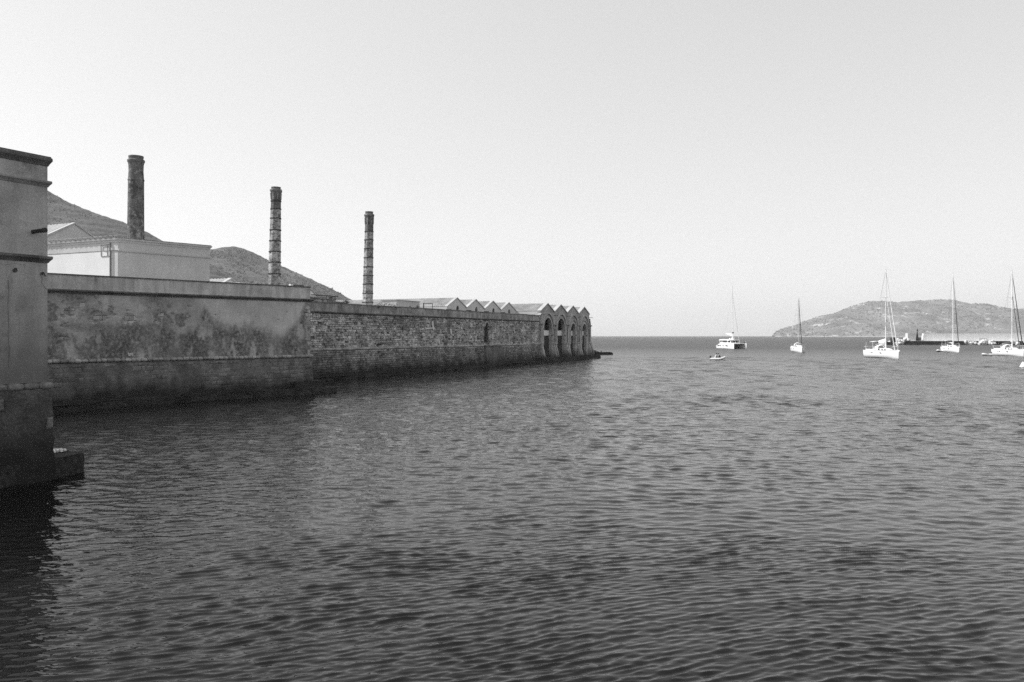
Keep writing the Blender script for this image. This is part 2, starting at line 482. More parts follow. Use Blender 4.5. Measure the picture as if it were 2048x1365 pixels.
# ------------------------------------------------------------------ frames of the three walls
class Frame:
    def __init__(self, px, Y, heading):
        self.o = Vector(((px - CX) / F * Y, Y))
        a = R(heading)
        self.d = Vector((math.sin(a), math.cos(a)))
        self.n = Vector((-self.d.y, self.d.x))     # inward
        self.rz = math.atan2(self.d.y, self.d.x)
    def s(self, px):
        k = (px - CX) / F
        return (k * self.o.y - self.o.x) / (self.d.x - k * self.d.y)
    def w(self, x, y=0.0):
        q = self.o + self.d * x + self.n * y
        return (q.x, q.y)
    def empty(self, name):
        return empty(name, (self.o.x, self.o.y, 0), self.rz)
    def z(self, s, py):
        q = self.o + self.d * s
        return H + (HZ - py) / F * q.y
LW = Frame(621, 80.5, 24.5)      # long sea wall
BA = Frame(94, 49.4, 42.4)       # bastion
LB = Frame(95, 24.9, 28.8)       # near building at the left edge

# ------------------------------------------------------------------ land and hills
land = [LW.w(86.2, 1.5), LW.w(86.2, 26), (-190, 1300), (-700, 1500), (-2600, 1500), (-2600, -60), (-40, -60), LB.w(-13, 4), LB.w(-1, 4), LB.w(-1, 9),
        BA.w(-14, 5), BA.w(18, 5), LW.w(-10, 1.5)]
mb = MB(); mb.add([(x, y, 3.0) for x, y in land], [tuple(range(len(land) - 1, -1, -1))])
gnd = mb.build("ground", M_ground)
if gnd.data.polygons[0].normal.z < 0: gnd.data.flip_normals()
tag(gnd, "dry flat ground behind the sea walls", "ground", kind="structure")

def crest_interp(pts, xs):
    pts = np.array(pts, float)
    return np.interp(xs, pts[:, 0], pts[:, 1]), np.interp(xs, pts[:, 0], pts[:, 2])

FOOT = {}
def build_hill(name, pts, front, back, nx, ny, mat_, seed, rough_amp, terr, label, expo=1.0, bushes=0, bsize=(0.8, 2.2), taper=False):
    xs = np.linspace(pts[0][0], pts[-1][0], nx)
    py, Yc = crest_interp(pts, xs)
    k = np.ones(5) / 5
    py = np.convolve(np.pad(py, 2, 'edge'), k, 'valid') + 1.6 * (fbm(xs / 9.0, xs * 0, seed + 70, 4, 0.6) - 0.5)
    zc = H + (HZ - py) / F * Yc
    Xc = (xs - CX) / F * Yc
    v = np.concatenate([np.linspace(-1, 0, ny), np.linspace(0, 1, ny // 3 + 2)[1:]])
    V, XX = np.meshgrid(v, Xc, indexing='ij')
    YC = np.broadcast_to(Yc, V.shape); ZC = np.broadcast_to(zc, V.shape)
    TP = np.clip((ZC - 2) / (0.55 * float(np.max(zc))), 0.04, 1) if taper else 1.0
    YY = YC + np.where(V < 0, V * front, V * back) * TP
    sh = np.clip(1 - np.abs(V), 0, 1) ** expo
    sc = front / 6.0
    nz = fbm(XX / sc, YY / sc, seed, 6, 0.55) - 0.5
    ZZ = 2.0 + (ZC - 2.0) * sh + nz * rough_amp * np.clip((ZC - 2) / (0.6 * float(np.max(zc))), 0, 1) * np.sin(np.pi * np.clip(1 - np.abs(V), 0, 1)) ** 0.7
    ZZ += (fbm(XX / (sc * 0.07), YY / (sc * 0.07), seed + 9, 3) - 0.5) * rough_amp * 0.10
    if terr:
        tz = ZZ + 14 * (fbm(XX / 120, YY / 120, seed + 4, 3) - 0.5) + XX * 0.05
        ph = (tz / terr) % 1.0
        ZZ += terr * 0.30 * (sstep(0.55, 1.0, ph) - ph) * np.clip(sh * 3, 0, 1) * (V < -0.01)
    ZZ = np.where(np.abs(V) > 0.999, -3, ZZ)
    o = grid_mesh(name, XX, YY, ZZ, mat_, smooth=True)
    FOOT[name] = [(XX[0, j], YY[0, j], ZC[0, j]) for j in range(0, V.shape[1], 4)]
    tag(o, label, "hill", kind="structure")
    if bushes:
        r = np.random.default_rng(seed + 100)
        nr, nc = V.shape
        bi = r.integers(1, ny - 1, bushes); bj = r.integers(1, nc - 1, bushes)
        keep = fbm(XX[bi, bj] / 60, YY[bi, bj] / 60, seed + 33, 3) > 0.44
        bi = bi[keep]; bj = bj[keep]
        m2 = MB()
        for a, b in zip(bi, bj):
            x, y, z = XX[a, b], YY[a, b], ZZ[a, b]
            x += r.normal(0, 2); s = r.uniform(*bsize); h = s * r.uniform(0.6, 1.1)
            q = [(x + s * r.uniform(.7, 1.2) * math.cos(t), y + s * math.sin(t), z + h * r.uniform(-.1, .35)) for t in (0, 1.26, 2.51, 3.77, 5.03)]
            m2.add(q + [(x, y, z + h), (x, y, z - h)], [(i, (i + 1) % 5, 5) for i in range(5)] + [((i + 1) % 5, i, 6) for i in range(5)])
        t = m2.build("scrub", M_bush)
        tag(t, "low dark scrub dotted over the " + name.replace("_", " "), "scrub", kind="stuff")
    return o

build_hill("far_hill", [(250, 600, 1300), (330, 545, 1300), (390, 515, 1300), (420, 502, 1300), (445, 494.5, 1300), (475, 493.5, 1300), (500, 503, 1300),
            (530, 517, 1300), (560, 531, 1300), (600, 549, 1300), (640, 567, 1290), (665, 579, 1280), (685, 589, 1270), (706, 603, 1250), (722, 640, 1240), (735, 676, 1235)],
           620, 350, 300, 110, M_hill, 3, 26, 0, "rounded scrub covered hill behind the middle chimney", 0.85, 14000, (0.6, 1.6))
build_hill("near_hill", [(-420, 330, 760), (-200, 300, 760), (-60, 320, 760), (40, 355, 760), (97, 382, 760), (125, 399, 760), (150, 410, 758), (175, 421, 755), (205, 431, 752),
            (250, 446, 748), (290, 463, 742), (325, 481, 735), (420, 528, 720), (480, 558, 705), (530, 590, 690), (580, 640, 680), (600, 676, 675)],
           420, 260, 300, 150, M_hill, 14, 16, 7.0, "terraced scrub covered hillside rising behind the left buildings", 0.9, 12000, (0.3, 0.85))
isl = build_hill("island", [(1545, 672, 4600), (1550, 664, 4600), (1562, 658, 4620), (1590, 650, 4650), (1640, 632, 4700), (1668, 627, 4720), (1700, 613.5, 4750), (1722, 607, 4780), (1743, 602, 4800),
            (1772, 603, 4800), (1796, 605, 4800), (1830, 601.5, 4780), (1870, 599.5, 4760), (1905, 599.5, 4740), (1938, 608, 4720), (1975, 607.5, 4700), (2000, 616, 4690),
            (2022, 617, 4680), (2042, 624, 4660), (2075, 638, 4650), (2150, 652, 4640), (2250, 660, 4600), (2330, 672, 4600)],
           900, 200, 420, 90, M_island, 41, 90, 0, "long rocky island on the horizon behind the yachts", 0.72, 5000, (2.5, 6), taper=True)
# pale shore strip of the island
mb = MB()
ft_ = [p for p in FOOT["island"] if p[2] > 8]
hs_ = [2.5 + 5 * random.random() for p in ft_]
for i in range(len(ft_) - 1):
    (x0, ya, _), (x1, yb, _) = ft_[i], ft_[i + 1]
    ha, hb = hs_[i], hs_[i + 1]
    mb.add([(x0, ya - 8, -2), (x1, yb - 8, -2), (x1, yb + 4, hb), (x0, ya + 4, ha), (x1, yb + 60, hb + 2), (x0, ya + 60, ha + 2)], [(0, 1, 2, 3), (3, 2, 4, 5)])
so = mb.build("island_shore", M_shore)
tag(so, "pale rocky shoreline along the foot of the island", "shore", kind="structure")

# ------------------------------------------------------------------ stone masonry
def stone_variants(k, matl):
    out = []
    r = np.random.default_rng(k)
    for i in range(6):
        j = lambda s: r.uniform(-s, s)
        c = 0.10
        back = [(-.5, .5, -.5), (.5, .5, -.5), (.5, .5, .5), (-.5, .5, .5)]
        mid = [(-.5 + j(.03), -.25, -.5 + j(.05)), (.5 + j(.03), -.25, -.5 + j(.05)), (.5 + j(.03), -.25, .5 + j(.05)), (-.5 + j(.03), -.25, .5 + j(.05))]
        fr = [(-.5 + c + j(.06), -.5 + j(.1), -.5 + c * 1.6 + j(.08)), (.5 - c + j(.06), -.5 + j(.1), -.5 + c * 1.6 + j(.08)),
              (.5 - c + j(.06), -.5 + j(.1), .5 - c * 1.6 + j(.08)), (-.5 + c + j(.06), -.5 + j(.1), .5 - c * 1.6 + j(.08))]
        fs = [(8, 9, 10, 11)] + [(a, (a + 1) % 4, 4 + (a + 1) % 4, 4 + a) for a in range(4)] + [(4 + a, 4 + (a + 1) % 4, 8 + (a + 1) % 4, 8 + a) for a in range(4)]
        m2 = MB().add(back + mid + fr, fs)
        me = m2.mesh("stone"); me.materials.append(matl)
        out.append((me, m2))
    return out

def lay(x0, x1, z0, z1, hm, wm, r, gap=0.02, hj=0.12, wj=0.35):
    """courses of stones: list of (x, z, w, h)"""
    out = []; z = z0
    while z < z1 - hm * 0.4:
        h = min(hm * r.uniform(1 - hj, 1 + hj), z1 - z)
        x = x0 - r.uniform(0, wm)
        while x < x1:
            w = wm * r.uniform(1 - wj, 1 + wj)
            a, b = max(x, x0), min(x + w, x1)
            if b - a > 0.12: out.append(((a + b) / 2, z + h / 2, b - a - gap, h - gap))
            x += w
        z += h
    return out

def place_stones(parent, stones, variants, name, limit, yfun, depth, r, wob=0.03, matl=None):
    """stones sorted by nearness; the first `limit` are parts of their own, the rest one joined part"""
    rest = MB()
    for i, (x, z, w, h) in enumerate(stones):
        me, src = variants[int(r.integers(0, len(variants)))]
        y = yfun(x, z) + r.uniform(-wob, wob)
        if i < limit:
            o = bpy.data.objects.new(name, me)
            o.parent = parent; o.location = (x, y + depth / 2, z); o.scale = (w, depth, h)
            o.rotation_euler = (r.normal(0, .03), r.normal(0, .02), r.normal(0, .03))
            col.objects.link(o)
        else:
            rest.add([(x + a * w, y + depth / 2 + b * depth, z + c * h) for a, b, c in src.v], src.f)
    if rest.v:
        o = rest.build(name + "_mass", variants[0][0].materials[0], parent)
        o["kind"] = "stuff"
    return rest

def half_round(r, z, n=7, base=0.0):
    return [(base - 0.05, z - r)] + [(base + r * 1.0 * math.sin(math.pi * i / n), z - r * math.cos(math.pi * i / n)) for i in range(n + 1)] + [(base - 0.05, z + r)]

# ------------------------------------------------------------------ near building at the left edge
def near_building():
    e = LB.empty("harbour_building")
    tag(e, "plastered harbour building with dark cornices cut by the left edge of the photo", "building")
    DEP = 11.0
    # plaster face with a slight unevenness
    nx, nz = 60, 110
    xs = np.linspace(-14, 0, nx * 3); zs = np.linspace(3.05, 9.9, nz)
    X, Z = np.meshgrid(xs, zs, indexing='ij')
    Y = -0.015 * (fbm(X / 0.9, Z / 0.9, 4, 4) - 0.5) - 0.0
    mb = MB(); mb.box(-14, -0.004, 0.03, DEP, 2.9, 9.95)
    mb.build("wall_core", M_plaster_near, e)
    grid_mesh("plaster_face", X, Y, Z, M_plaster_near, e, flip=True)
    # side return of the plaster face
    MB().box(-0.10, 0.0, 0.0, DEP, 3.0, 9.9).build("corner_return", M_plaster_near, e)
    # battered stone foot
    xs = np.linspace(-14, 0.10, 150); zs = np.linspace(-0.8, 2.86, 46)
    X, Z = np.meshgrid(xs, zs, indexing='ij')
    bat = -0.04 - (2.86 - Z) * 0.045
    Y = bat - 0.11 * (fbm(X / 0.55, Z / 0.4, 31, 5, 0.6) - 0.5)
    X2 = X + np.where(X > 0.09, (2.86 - Z) * 0.02 + 0.09 * (fbm(Z / 0.3, Z * 0 + 3, 5, 4) - 0.5), 0)
    grid_mesh("foot_face", X2, Y, Z, M_foot_near, e, flip=True)
    MB().add([(0.12, -0.02, -0.8), (0.12, DEP, -0.8), (0.05, DEP, 2.9), (0.05, -0.02, 2.9), (-14, -0.02, 2.9), (-14, DEP, 2.9)],
             [(0, 1, 2, 3), (3, 2, 5, 4)]).build("foot_side", M_stone_base, e)
    # exposed stones of the foot
    r = np.random.default_rng(3)
    var = stone_variants(71, M_stone_base)
    st = [s for s in lay(-2.6, 0.08, 0.75, 2.7, 0.32, 0.42, r, 0.02, 0.3, 0.5) if r.random() < 0.16]
    place_stones(e, st, var, "foot_stone", 300, lambda x, z: -0.115 - (2.86 - z) * 0.045, 0.16, r, 0.025)
    # roll moulding: round stones end to end
    x = 0.16; k = 0
    while x > -4.5:
        w = 0.40 + 0.14 * r.random()
        rr = 0.105 + 0.02 * r.random()
        mb = MB(); prof = half_round(rr, 2.94, 7)
        nn = 5
        for a in range(nn - 1):
            xa = x - w + 0.02 + (w - 0.03) * a / (nn - 1); xb = x - w + 0.02 + (w - 0.03) * (a + 1) / (nn - 1)
        ring = []
        for a in range(nn):
            t = a / (nn - 1); xa = x - w + 0.012 + (w - 0.024) * t
            s = 1 - 0.28 * abs(2 * t - 1) ** 3
            ring.append([(xa, 0.03 - (o * s + 0.03), 2.94 + (z - 2.94) * s) for o, z in prof])
        mb.loft(ring, False, True)
        mb.build("ledge_stone", M_stone_base, e, smooth=True)
        x -= w
    # cornices, turned round the corner
    def corn(zt, hgt, out, m, nm, steps=3):
        prof = [(-0.02, zt - hgt)] + [(out * (0.18 + 0.82 * (i / steps) ** 1.3), zt - hgt + (hgt * 0.62) * (i / steps)) for i in range(steps + 1)] + [(out, zt - hgt * 0.12), (out * 0.9, zt), (-0.02, zt)]
        MB().sweep([(-14.5, 0), (0, 0), (0, DEP)], prof).build(nm, m, e)
    corn(10.05, 0.26, 0.105, M_moulding_dark, "roof_cornice")
    MB().box(-14.4, 0.075, -0.075, DEP, 10.051, 10.09).build("cornice_slab", M_moulding_dark, e)
    corn(9.33, 0.19, 0.095, M_frieze, "frieze_moulding", 2)
    corn(6.98, 0.21, 0.11, M_moulding_dark, "belt_cornice")
    # drain spout
    s = LB.s(66)
    zz = LB.z(s, 464)
    mb = MB(); mb.tube((s, 0.1, zz), (s, -0.62, zz + 0.01), 0.062, 0.066, 14)
    mb.tube((s, -0.55, zz + 0.01), (s, -0.64, zz + 0.01), 0.078, 0.078, 14)
    mb.build("drain_spout", M_iron, e, smooth=False)
    # old socket holes in the plaster
    for px, py, rad in ((30, 541, 0.055), (84, 547, 0.035)):
        s = LB.s(px); zz = LB.z(s, py)
        mb = MB(); n = 12
        ro = [(s + rad * 1.35 * math.cos(t) * random.uniform(.8, 1.2), -0.022, zz + rad * 1.35 * math.sin(t) * random.uniform(.8, 1.2)) for t in np.linspace(0, 6.283, n, False)]
        ri = [(s + rad * math.cos(t), -0.026, zz + rad * math.sin(t)) for t in np.linspace(0, 6.283, n, False)]
        rb = [(s + rad * .8 * math.cos(t), -0.013, zz + rad * .8 * math.sin(t)) for t in np.linspace(0, 6.283, n, False)]
        mb.add(ro + ri + rb, [(i, (i + 1) % n, n + (i + 1) % n, n + i) for i in range(n)] + [(n + i, n + (i + 1) % n, 2 * n + (i + 1) % n, 2 * n + i) for i in range(n)] + [tuple(range(2 * n, 3 * n))])
        mb.build("socket_hole", M_hole, e)
    # iron hook below the belt cornice
    s = LB.s(86); zz = LB.z(s, 549)
    mb = MB(); mb.path([(s, 0.02, zz + .06), (s, -0.05, zz + .05), (s + .01, -0.06, zz - .02), (s + .05, -0.05, zz - .05)], 0.014)
    mb.build("iron_hook", M_iron, e)
    # cracks: thin grooves drawn as raised dark strips on the plaster
    mb = MB()
    def crack(pts, w=0.006):
        q = [(LB.s(px), LB.z(LB.s(px), py)) for px, py in pts]
        vs = []
        for i, (s_, z_) in enumerate(q):
            ww = w * random.uniform(.5, 1.4)
            vs += [(s_ - ww, -0.0165, z_), (s_ + ww, -0.0165, z_ + ww)]
        mb.add(vs, [(2 * i, 2 * i + 2, 2 * i + 3, 2 * i + 1) for i in range(len(q) - 1)])
    crack([(16, 560), (17, 585), (15, 612), (17, 640), (16, 668), (18, 700), (17, 735)])
    crack([(80, 548), (84, 556), (83, 566), (88, 574), (93, 580)])
    crack([(0, 528), (20, 530), (26, 527), (50, 530)], 0.004)
    mb.build("plaster_crack", M_moulding_dark, e)
    return e
near_building()

def rough_shelf(name, outline_top, z_top, mat_, label, seed, amp=0.12, n=220, rows=7, flare=0.25, jag=0.35):
    """low rock shelf with an uneven edge: closed outline, sides dropping into the water"""
    pts = [Vector(p) for p in outline_top]
    per = []
    m = len(pts)
    lens = [(pts[(i + 1) % m] - pts[i]).length for i in range(m)]
    tot = sum(lens); out = []
    for k in range(n):
        t = tot * k / n; i = 0
        while t > lens[i]: t -= lens[i]; i += 1
        out.append(pts[i].lerp(pts[(i + 1) % m], t / lens[i]))
    c = sum(pts, Vector((0, 0))) / m
    rings = []
    for j in range(rows):
        f = j / (rows - 1)
        zz = z_top * (1 - f) - 0.7 * f
        ring = []
        for k, p in enumerate(out):
            nv = (out[(k + 1) % n] - out[k - 1]); nv = Vector((nv.y, -nv.x)).normalized()
            d = flare * f + jag * (float(fbm(p.x * 0.9 + j * .05, p.y * 0.9 + f * 1.2, seed, 4)) - 0.5) + amp * (float(vnoise(p.x * 4, p.y * 4 + f * 4, seed + 5)) - 0.5)
            q = p + nv * d
            ring.append((q.x, q.y, zz + amp * (float(fbm(p.x * 1.5, p.y * 1.5, seed + 2, 3)) - 0.5)))
        rings.append(ring)
    mb = MB()
    mb.loft(rings, True)
    # top: rings shrinking to the centre line
    prev = rings[0]; base = rings[0]
    for s in (0.85, 0.6, 0.3, 0.05):
        ring = []
        for p in base:
            q = Vector((c.x + (p[0] - c.x) * s, c.y + (p[1] - c.y) * s))
            ring.append((q.x, q.y, z_top + amp * 1.4 * (float(fbm(q.x * 1.1, q.y * 1.1, seed + 2, 4)) - 0.5)))
        mb.loft([ring, prev], True)
        prev = ring
    o = mb.build(name, mat_, None, smooth=False)
    tag(o, label, "rock", kind="structure")
    return o

rough_shelf("rock_shelf", [LB.w(-14, -0.5), LB.w(-3, -0.25), LB.w(-0.5, -0.1), LB.w(1.42, 0.28), LB.w(1.5, 1.8), LB.w(0.9, 3.2), LB.w(-14, 3.2)], 0.64, M_rock,
            "dark wet rock shelf jutting past the corner of the near building", 5, amp=0.08, flare=0.05, jag=0.16)
# pale stones lying on the shelf, much lighter than the rock
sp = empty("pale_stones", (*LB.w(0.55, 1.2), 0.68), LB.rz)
tag(sp, "small patch of pale stones on the near rock shelf", "stones")
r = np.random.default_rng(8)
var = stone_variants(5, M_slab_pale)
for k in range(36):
    o = bpy.data.objects.new("pale_stone", var[k % 6][0])
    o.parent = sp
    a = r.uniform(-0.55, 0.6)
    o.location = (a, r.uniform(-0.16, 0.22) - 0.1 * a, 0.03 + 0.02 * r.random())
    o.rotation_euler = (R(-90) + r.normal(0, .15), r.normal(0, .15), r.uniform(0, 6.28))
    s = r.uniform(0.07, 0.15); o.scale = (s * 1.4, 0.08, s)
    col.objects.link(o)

# ------------------------------------------------------------------ bastion
BL = 18.97
BZT, BZC, BZL = 8.34, 7.33, 2.92
def bastion():
    e = BA.empty("bastion_wall")
    tag(e, "tall stained plaster bastion with parapet rising from the water at left", "wall")
    r = np.random.default_rng(17)
    DEP = 15.5
    # core: upper block, terrace, parapet
    MB().prism([(-14, 0.07), (BL - 0.05, 0.07), (BL - 0.05, DEP), (-14, DEP)], 2.6, 7.36).build("wall_core", M_core, e)
    MB().prism([(-14, 0.02), (BL, 0.02), (BL, DEP), (BL - 0.4, DEP), (BL - 0.4, 0.42), (-14, 0.42)], 7.37, BZT).build("parapet", M_plaster_parapet, e)
    # coping
    MB().sweep([(-14, 0), (BL, 0), (BL, DEP)], [(-0.46, BZT + 0.002), (0.05, BZT + 0.002), (0.05, BZT + 0.07), (-0.46, BZT + 0.07)]).build("parapet_coping", M_moulding_dark, e)
    # cornice under the parapet
    zc = BZC
    MB().sweep([(-14, 0), (BL, 0), (BL, DEP)], [(-0.03, zc - 0.16), (0.05, zc - 0.16), (0.10, zc - 0.06), (0.22, zc - 0.02), (0.24, zc + 0.05), (0.10, zc + 0.10), (-0.03, zc + 0.11)]).build("cornice", M_moulding_dark, e)
    # plaster skin with fallen patches
    nx, nz = 420, 96
    xs = np.linspace(-14, BL, nx); zs = np.linspace(3.0, 7.18, nz)
    X, Z = np.meshgrid(xs, zs, indexing='ij')
    def peel(x, z):
        n1 = fbm(x / 1.0, z / 0.55, 51, 5, 0.6)
        def blob(px, z0, rx, rz): return np.exp(-(((x - BA.s(px)) / rx) ** 2 + ((z - z0) / rz) ** 2))
        b = 0.32 * blob(190, 6.0, 2.2, 0.45) + 0.30 * blob(245, 5.55, 1.8, 0.35) + 0.22 * blob(130, 5.3, 1.2, 0.25) + 0.34 * blob(617, 6.0, 0.42, 0.9) + 0.12 * blob(330, 5.4, 1.4, 0.3) + 0.16 * blob(560, 3.6, 1.0, 0.3)
        return n1 + b
    pm = sstep(0.77, 0.81, peel(X, Z))
    Y = -0.012 + 0.075 * pm - 0.03 * (fbm(X / 0.8, Z / 0.6, 61, 5) - 0.5)
    pf = grid_mesh("plaster_face", X, Y, Z, M_plaster_bastion, e, flip=True)
    # damp stains rising from the ledge, with their own ragged edge, and old dark run-off
    pxs = np.array([60, 95, 130, 170, 210, 250, 290, 330, 370, 395, 408, 418, 430, 460, 500, 530, 545, 560, 572, 590, 600, 610, 617, 625])
    pys = np.array([640, 640, 668, 655, 645, 640, 645, 655, 660, 650, 615, 632, 648, 651, 652, 662, 676, 681, 674, 652, 636, 612, 604, 600])
    wx_ = BA.o.x + BA.d.x * X; wy_ = BA.o.y + BA.d.y * X
    PX = CX + F * wx_ / wy_; PY = HZ - (Z - H) * F / wy_
    edge = np.interp(PX, pxs, pys) + 26 * (fbm(X / 0.5, Z / 0.7, 71, 5, 0.6) - 0.5) + 14 * (fbm(X / 2, Z / 2, 73, 3) - 0.5)
    stn = sstep(-20, 18, PY - edge) * (0.80 + 0.6 * (fbm(X / 0.9, Z / 1.2, 75, 4) - 0.3))
    stn *= 1 - 0.60 * sstep(0.54, 0.68, fbm(X / 0.7, Z / 1.6, 83, 5, 0.6))
    stn = np.maximum(stn, 0.85 * sstep(0.56, 0.70, fbm(X / 1.1, Z / 0.8, 85, 5, 0.6)) * (1 - sstep(380, 430, PX)))
    stn = np.maximum(stn, (0.30 + 0.5 * sstep(0.4, 0.65, fbm(X / 2.2, Z / 1.4, 87, 4))) * (1 - sstep(330, 440, PX)))
    stn = np.maximum(stn, 0.6 * pm)
    at_ = pf.data.attributes.new("stain", 'FLOAT', 'POINT')
    at_.data.foreach_set("value", np.clip(stn, 0, 1).astype(np.float32).ravel())
    MB().box(BL - 0.05, BL, 0.03, DEP, 3.0, 7.2).build("flank_face", M_plaster_bastion, e)
    # stones that show where the plaster fell
    var = stone_variants(31, M_stone_patch)
    st = []
    for s in lay(-1.5, BL - 0.02, 3.1, 7.1, 0.27, 0.44, r, 0.03):
        if float(peel(np.array(s[0]), np.array(s[1]))) > 0.775: st.append(s)
    st = st[:280]
    place_stones(e, st, var, "patch_stone", 300, lambda x, z: 0.005, 0.12, r, 0.02)
    # corner quoins at the right end
    z = 3.05; k = 0
    while z < 6.9:
        h = 0.3 + 0.06 * r.random(); w = (0.5 if k % 2 else 0.28) + 0.06 * r.random()
        if r.random() < 0.75:
            o = bpy.data.objects.new("quoin", var[k % 6][0]); o.parent = e
            o.location = (BL + 0.005 - w / 2, 0.075, z + h / 2); o.scale = (w, 0.2, h - 0.02); col.objects.link(o)
        z += h; k += 1
    # battered stone foot
    def by(z): return -0.10 - (2.7 - z) * 0.13
    MB().add([(-14, by(2.75) + .16, 2.75), (BL + .02, by(2.75) + .16, 2.75), (BL + .02, DEP, 2.75), (-14, DEP, 2.75),
              (-14, by(-1) + .16, -1), (BL + 0.40, by(-1) + .16, -1), (BL + 0.40, DEP, -1), (-14, DEP, -1)],
             [(0, 1, 2, 3), (4, 5, 1, 0), (5, 6, 2, 1), (7, 4, 0, 3)]).build("foot_core", M_core, e)
    xs = np.linspace(-14, BL + .03, 400); zs = np.linspace(-0.8, 2.74, 44)
    X, Z = np.meshgrid(xs, zs, indexing='ij')
    Yf = by(Z) + 0.02 - 0.10 * (fbm(X / 0.7, Z / 0.35, 131, 5, 0.6) - 0.5)
    grid_mesh("foot_face", X, Yf, Z, M_stone_base, e, flip=True)
    var2 = stone_variants(41, M_stone_base)
    st = lay(-1.2, BL + 0.1, 0.62, 2.66, 0.29, 0.50, r, 0.012, 0.14, 0.5)
    st = [s for s in st if not (abs(s[0] - BA.s(222)) < 0.9 and 1.9 < s[1] < 2.5 and r.random() < .7)]
    st = [s for s in st if float(fbm(np.array(s[0] / 2.2), np.array(s[1] / 0.9), 141, 3)) + 0.14 * (s[1] - 2.0) + 0.006 * s[0] > 0.50]
    st.sort(key=lambda s: -s[1])
    place_stones(e, st, var2, "foot_stone", 300, lambda x, z: by(z) - 0.01, 0.2, r, 0.02)
    # ledge of rounded stones end to end
    x = -2.0
    while x < BL + 0.1:
        w = 0.30 + 0.18 * r.random(); rr = 0.125 + 0.02 * r.random()
        ring = []
        prof = half_round(rr, BZL - 0.03, 6)
        dz = r.uniform(-.012, .012)
        for t in (0, .12, .5, .88, 1.0):
            s = 1 - 0.25 * abs(2 * t - 1) ** 4
            ring.append([(min(x + 0.01 + (w - 0.03) * t, BL + .2), 0.04 - (o * s * 1.15 + 0.05), BZL - 0.03 + dz + (z - BZL + 0.03) * s) for o, z in prof])
        MB().loft(ring, False, True).build("ledge_stone", M_ledge, e, smooth=True)
        x += w
    # small blocks lying on the parapet near its right end are separate
    return e
bastion()
bo = empty("parapet_block", (*BA.w(BA.s(588), 0.25), BZT + 0.075), BA.rz)
MB().box(-0.22, 0.02, -0.12, 0.12, 0, 0.13).build("pale_block", M_white, bo)
MB().box(0.03, 1.0, -0.14, 0.14, 0, 0.09).build("dark_slab", M_moulding_dark, bo)
tag(bo, "dark slab with a small pale block lying on the bastion parapet", "slab")

rough_shelf("rock_shelf", [BA.w(-14, -4.6), BA.w(-2, -4.0), BA.w(3, -2.6), BA.w(9, -1.9), BA.w(14, -1.7), BA.w(BL + 0.4, -1.7), BA.w(BL + 1.5, -1.5), BA.w(BL + 1.6, 1.0), BA.w(BL + 0.9, 3.5), BA.w(-14, 3.5)], 0.42, M_rock,
            "dark wet rock shelf along the foot of the plaster bastion", 9, amp=0.14, n=320, flare=0.15, jag=0.5)
rough_shelf("rock_shelf", [BA.w(BL - 2.0, -1.05), BA.w(BL + 0.7, -0.95), BA.w(BL + 0.95, 0.4), BA.w(BL + 0.7, 2.2), BA.w(BL - 2.0, 2.0)], 0.95, M_rock,
            "higher dark rock step at the right corner of the bastion", 12, amp=0.12, n=120, flare=0.1, jag=0.2)

